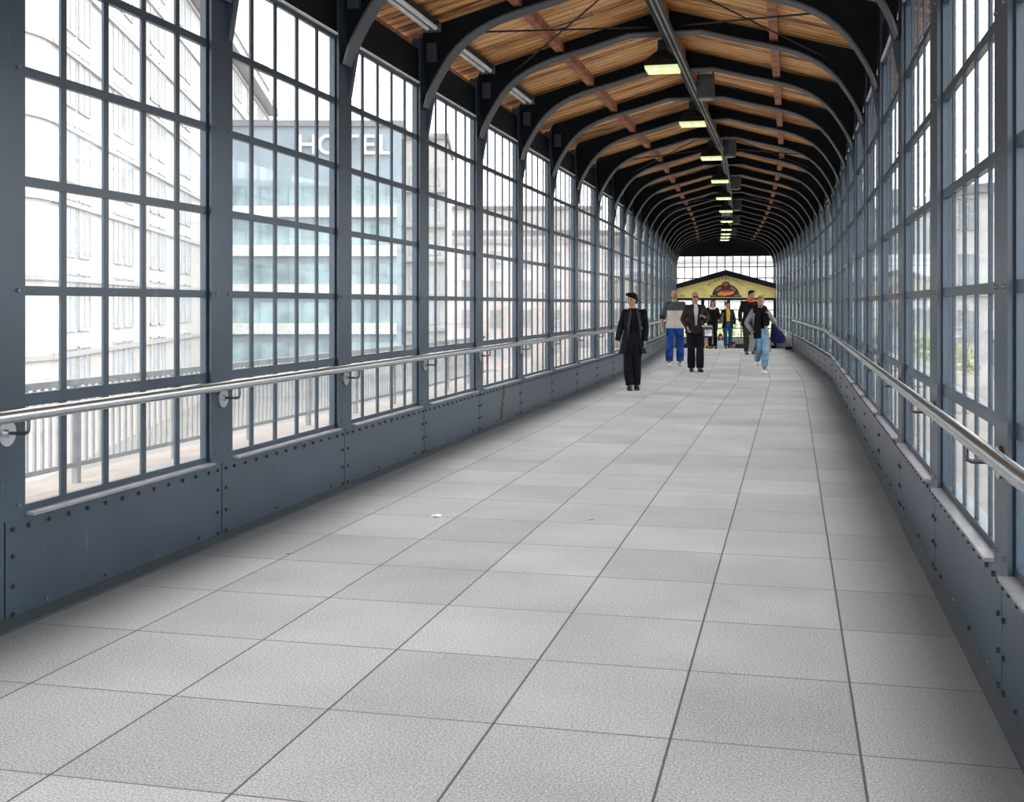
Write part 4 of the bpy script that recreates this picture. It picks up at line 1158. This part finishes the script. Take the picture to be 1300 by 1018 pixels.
    def hair(self, m, kind='short', fringe=0.0):
        k = self.k; R = self.HR(); bm = bmesh.new()
        def hb(c, r): ball(bm, self.hp(*c), [q * k for q in r], R, 20, 14)
        if kind == 'cropped':
            hb((0, .030, .030), (.077, .085, .092))
        elif kind == 'short':
            hb((0, .022, .046), (.084, .096, .085)); hb((0, .06, -.01), (.074, .060, .070)); hb((0, -.035, .095), (.070, .058, .032))
            for sx in (-1, 1): hb((sx * .072, .028, .0), (.014, .034, .045))
        elif kind == 'quiff':
            hb((0, .022, .050), (.088, .100, .085)); hb((0, .07, .0), (.078, .060, .085)); hb((-.02, -.058, .098), (.076, .055, .036)); hb((-.04, -.085, .088), (.045, .030, .020))
            for sx in (-1, 1): hb((sx * .073, .030, .0), (.016, .034, .055))
        elif kind == 'long':
            hb((0, .025, .045), (.088, .098, .086)); hb((0, .06, -.06), (.088, .060, .13))
            for sx in (-1, 1): hb((sx * .076, .012, -.06), (.024, .045, .12))
            hb((0, -.045, .088), (.066, .048, .030))
        elif kind == 'tied':
            hb((0, .022, .040), (.081, .094, .086)); hb((0, -.040, .082), (.062, .050, .028)); hb((0, .11, .02), (.035, .035, .035))
            for sx in (-1, 1): hb((sx * .070, .02, .01), (.014, .034, .040))
        return remeshed('hair', bm, m, self.root, .008, 2)

# 1: man in black at the left wall
F = Fig('person', 'man in an open black coat walking by the left wall, looking aside', (2.145, 20.55, 0), 1.70, vox=.008, build=.92,
        hL=(-.085, 0, .91), hR=(.075, 0, .91), kL=(-.115, -.04, .49), kR=(.055, -.02, .49), aL=(-.075, -.06, .085), aR=(.050, .02, .085), tL=(-.2, -1), tR=(.05, -1),
        sL=(-.160, .0, 1.40), sR=(.178, 0, 1.40), eL=(-.235, .03, 1.14), eR=(.225, .03, 1.13), wL=(-.30, -.03, .90), wR=(.20, -.06, .89), dL=(-.15, -.1, -1), dR=(-.1, -.25, -1),
        head=(-.03, -.02, 1.635), hyaw=-.75)
F.body(M['skin']); F.trousers(M['cl_trouser'], flare=.012); F.top('sweater', M['cl_black'], z0=.88)
F.coat('coat', M['cl_coat'], .66, .42, .62, flare=.07, shift=-.02); F.lapels(M['cl_lapel'], .95, 1.4, .022, .07, .105, -.135)
F.shoes(M['leather_b']); F.hair(M['hair_black'], 'quiff')
# 2: man in two-tone jersey
F = Fig('person', 'man in a grey and oatmeal jersey and bright blue jeans walking with arms down', (3.97, 28.4, 0), 1.86, build=1.08, vox=.009, crop=.10,
        kL=(-.125, -.03, .49), kR=(.125, .02, .49), aL=(-.135, -.04, .085), aR=(.125, .05, .085), tL=(-.3, -1), tR=(.2, -1),
        eL=(-.285, .02, 1.14), wL=(-.32, -.05, .89), eR=(.26, .03, 1.14), wR=(.28, -.03, .90), head=(-.01, -.02, 1.635))
F.body(M['skin2']); F.trousers(M['cl_jean'], .026, .016)
F.top('jersey', M['cl_beige'], .030, .88, sleeves=False, z1=1.42)
F.top('jersey_yoke', M['cl_grey'], .034, 1.28, sleeve=.45, slo=.028)
F.sleeves('shirt_sleeve', M['cl_sleeve'], .024, .62)
bm = bmesh.new(); tube(bm, [F.hp(0, -.05, -.135), F.hp(.055, -.01, -.125), F.hp(.04, .05, -.12), F.hp(-.04, .05, -.12), F.hp(-.055, -.01, -.125), F.hp(0, -.05, -.135)], .016 * F.k, 8); obj('collar', bm, M['cl_beige'], F.root, smooth=True)
F.shoes(M['trainer'], .17, M['trainer']); F.hair(M['hair_grey'], 'cropped')
bm = bmesh.new(); ball(bm, F.hp(0, -.094, -.047), (.030 * F.k, .012, .010), F.HR()); obj('moustache', bm, M['hair_brown'], F.root, smooth=True)
# 3: man in dark jacket with dark glasses
F = Fig('person', 'man in a dark jacket and dark glasses with one hand held at his chest', (4.10, 26.1, 0), 1.79, build=1.05, vox=.009,
        kL=(-.085, .0, .49), kR=(.10, -.05, .49), aL=(-.065, .10, .085), aR=(.095, -.06, .085), tL=(-.1, -1), tR=(.15, -1),
        eL=(-.27, .02, 1.15), wL=(-.20, -.19, .97), dL=(.2, -.5, -.9), eR=(.275, -.02, 1.17), wR=(.17, -.24, 1.20), dR=(-.75, -.25, .45), head=(.0, -.03, 1.635))
F.body(M['skin2'], .9, 1.2); F.trousers(M['cl_trouser'], .026, .014); F.top('shirt', M['cl_white'], .004, .96, sleeves=False)
F.coat('jacket', M['cl_brown'], .84, .30, .02, flare=.01, o=.030)
F.shoes(M['leather_b']); F.hair(M['hair_grey'], 'cropped')
bm = bmesh.new(); k = F.k
for sx in (-1, 1): ball(bm, F.hp(sx * .032, -.090, .0), (.027 * k, .008, .018 * k), F.HR())
tube(bm, [F.hp(-.075, .01, .008), F.hp(-.062, -.075, .008), F.hp(0, -.098, .010), F.hp(.062, -.075, .008), F.hp(.075, .01, .008)], .004, 6); obj('sunglasses', bm, M['leather_b'], F.root, smooth=True)
for i in range(4):
    bm = bmesh.new(); ball(bm, (-.02 + .006 * i, -.168 + .004 * i, 1.17 - .09 * i), .008); obj('button', bm, M['bolt'], F.root)
P3 = F
# his shoulder bag
bag = thing('shoulder_bag', 'small black and white bag hanging at the hip of the man in dark glasses', 'bag', (4.10 + .25, 26.1 - .16, .80))
bm = bmesh.new(); box(bm, -.12, .12, -.045, .045, -.02, .24); o = obj('bag_body', bm, M['leather_b'], bag, bevel=.03)
bm = bmesh.new(); box(bm, -.07, .09, -.052, -.044, 0.01, .15); obj('bag_panel', bm, M['white_bag'], bag, bevel=.003)
bm = bmesh.new(); box(bm, -.125, .10, -.055, .05, .205, .245); obj('bag_flap', bm, M['speaker_rim'], bag, bevel=.01)
bm = bmesh.new(); tube(bm, [(-.10, 0, .23), (-.17, .0, .42), (-.10, .02, .62), (-.16, .12, .66)], .010, 8); obj('strap', bm, M['leather_b'], bag)
# 4: woman with big black scarf and grey coat
F = Fig('person', 'woman in a long grey coat and big black scarf striding in light blue jeans', (5.40, 25.4, 0), 1.69, build=.95, vox=.009, crop=.22,
        hL=(-.085, 0, .91), hR=(.085, -.01, .91), kL=(-.02, -.02, .50), aL=(.00, .34, .26), kR=(.10, -.14, .50), aR=(.075, -.10, .085), tL=(0, -1), tR=(.05, -1),
        sL=(-.155, 0, 1.40), sR=(.155, 0, 1.40), eL=(-.30, .02, 1.13), wL=(-.20, -.14, .96), dL=(.55, -.45, -.55), eR=(.33, -.05, 1.15), wR=(.17, -.20, 1.33), dR=(-.55, -.1, .75), head=(.015, -.03, 1.635), hyaw=.1)
F.body(M['skin'], .8, 1.3); F.trousers(M['cl_jean_l'], .016, .012); F.top('sweater', M['cl_black'], .005, .88, sleeves=False)
F.coat('coat', M['cl_greycoat'], .50, .22, .75, flare=.06, o=.030)
bm = bmesh.new(); k = F.k
ring = [(0.115 * math.sin(a), -.02 - .105 * math.cos(a), 1.475 - .035 * math.cos(a)) for a in [2 * PI * i / 16 for i in range(17)]]
tube(bm, [Vector(q) * k for q in ring], .052 * k, 12); tube(bm, [Vector((q[0] * 1.15, q[1] * 1.1, q[2] - .055)) * k for q in ring], .048 * k, 12)
tube(bm, [Vector(q) * k for q in ((-.05, -.15, 1.44), (-.085, -.185, 1.3), (-.10, -.195, 1.1), (-.10, -.20, .92), (-.09, -.19, .80))], [.05 * k, .075 * k, .085 * k, .10 * k, .085 * k], 14, flat=.42, side=(0, 1, 0))
tube(bm, [Vector(q) * k for q in ((.05, -.15, 1.44), (.085, -.18, 1.3), (.10, -.19, 1.17), (.10, -.18, 1.08))], [.05 * k, .08 * k, .088 * k, .07 * k], 14, flat=.42, side=(0, 1, 0))
remeshed('scarf', bm, M['cl_black'], F.root, .01)
F.shoes(M['trainer'], .15, M['sole']); F.hair(M['hair_blond'], 'tied')
bag = thing('duffel_bag', 'navy blue cloth bag slung beside the woman in the grey coat', 'bag', (5.40 + .36, 25.4 + .02, .66))
bm = bmesh.new(); rings(bm, [(x, 0, z, rx, ry) for x, z, rx, ry in ((.04, .0, .10, .06), (.05, .04, .16, .09), (.04, .14, .17, .10), (.0, .26, .12, .09), (-.05, .37, .06, .06), (-.08, .44, .03, .03))], 20); remeshed('bag_body', bm, M['cl_navy'], bag, .012)
bm = bmesh.new(); tube(bm, [(-.08, 0, .42), (-.12, -.05, .55), (-.17, -.06, .68), (-.20, .0, .74)], .013, 8); obj('strap', bm, M['cl_navy'], bag)
bm = bmesh.new(); ball(bm, (.19, -.06, .20), (.028, .02, .05)); obj('bag_tag', bm, M['cl_white'], bag, smooth=True)
# 5: tall man behind her
F = Fig('person', 'tall man in black jacket and orange-red scarf walking behind the woman in grey', (7.12, 35.0, 0), 1.93, vox=.012,
        aL=(-.08, -.06, .085), aR=(.13, .12, .085), kL=(-.09, -.06, .49), head=(.06, -.02, 1.635), hyaw=.3)
F.body(M['skin2']); F.trousers(M['cl_olive'], .026); F.top('sweater', M['cl_black'], .005, .88, sleeves=False); F.coat('jacket', M['cl_coat'], .78, .25, .12, flare=.02)
bm = bmesh.new(); tube(bm, [Vector((.03 + .085 * math.sin(a), -.01 - .085 * math.cos(a), 1.49 - .03 * math.cos(a))) * F.k for a in [2 * PI * i / 14 for i in range(15)]], .036 * F.k, 10); obj('scarf', bm, M['cl_red'], F.root, smooth=True)
F.shoes(M['leather_br'], .16, M['trainer']); F.hair(M['hair_black'], 'short')
# 6: woman in black with pale scarf at the stair head
F = Fig('person', 'woman in black with a pale scarf standing at the head of the stairs', (6.83, 39.75, 0), 1.68, vox=.012, build=.95,
        kL=(-.08, -.06, .49), aL=(-.10, -.05, .085), kR=(.10, .0, .49), aR=(.13, .10, .085), eR=(.25, .0, 1.14), wR=(.20, -.18, 1.02), dR=(-.2, -.5, -.2), head=(.02, -.02, 1.635), hyaw=-.2)
F.body(M['skin']); F.trousers(M['cl_black'], .014); F.top('sweater', M['cl_black'], .005, .88, sleeves=False); F.coat('coat', M['cl_black'], .70, .20, .2, flare=.0)
bm = bmesh.new(); tube(bm, [Vector((.095 * math.sin(a), -.02 - .09 * math.cos(a), 1.47 - .04 * math.cos(a))) * F.k for a in [2 * PI * i / 14 for i in range(15)]], .045 * F.k, 10); obj('scarf', bm, M['cl_scarf'], F.root, smooth=True)
F.shoes(M['leather_b']); F.hair(M['hair_brown'], 'long')
# 7: woman in green jacket, yellow top
F = Fig('person', 'woman in a dark green jacket over a mustard top with a brown shoulder bag', (7.42, 40.1, 0), 1.61, vox=.012, build=.98,
        kL=(-.10, -.06, .49), aL=(-.09, -.06, .085), kR=(.10, .0, .49), aR=(.11, .10, .085), eL=(-.26, .03, 1.14), wL=(-.22, -.15, 1.22), dL=(.1, -.2, 1.0), head=(-.01, -.02, 1.635))
F.body(M['skin']); F.trousers(M['cl_jean_t'], .018); F.top('top', M['cl_yellow'], .005, .88, sleeves=False); F.coat('jacket', M['cl_green'], .76, .42, .45, flare=.02)
F.shoes(M['leather_b'], .15, M['trainer']); F.hair(M['hair_brown'], 'tied')
bag = thing('handbag', 'brown leather shoulder bag beside the woman in the mustard top', 'bag', (7.42 - .33, 40.0, .86))
bm = bmesh.new(); rings(bm, [(0, 0, z, rx, ry) for z, rx, ry in ((0, .09, .05), (.03, .16, .08), (.14, .17, .08), (.24, .12, .06), (.27, .06, .03))], 20); remeshed('bag_body', bm, M['leather_br'], bag, .012)
bm = bmesh.new(); tube(bm, [(-.08, 0, .24), (.02, .0, .45), (.13, .05, .58), (.10, .03, .45), (.08, 0, .24)], .010, 8); obj('strap', bm, M['leather_br'], bag)
# 8, 9: two people coming up the stairs, only their upper parts above the floor edge
def on_stair(steps, px):
    s = S_STAIR + 0.30 * (steps - 0.5)
    t = min((TL + 0.3 + 0.01 * i for i in range(370)), key=lambda t: abs(W2(s, t).x / W2(s, t).y * FPX + 650 - px))
    return P(s, t, -0.165 * steps)
F = Fig('person', 'dark-haired person in a white top coming up the stairs behind the standing women', on_stair(7, 915), 1.60, vox=.012, build=.95, head=(.0, -.02, 1.635))
STP = F
F.body(M['skin']); F.trousers(M['cl_trouser'], .02); F.top('blouse', M['cl_white'], .02, .88, .98); F.shoes(M['leather_b']); F.hair(M['hair_brown'], 'long')
F = Fig('person', 'person low on the stairs with just a brown-haired head above the floor edge', on_stair(9, 931), 1.62, vox=.012, head=(.0, -.02, 1.635), hyaw=.4)
F.body(M['skin2']); F.trousers(M['cl_jean_t'], .02); F.top('jacket', M['leather_br'], .03, .88, .98); F.shoes(M['leather_b']); F.hair(M['hair_brown'], 'short')
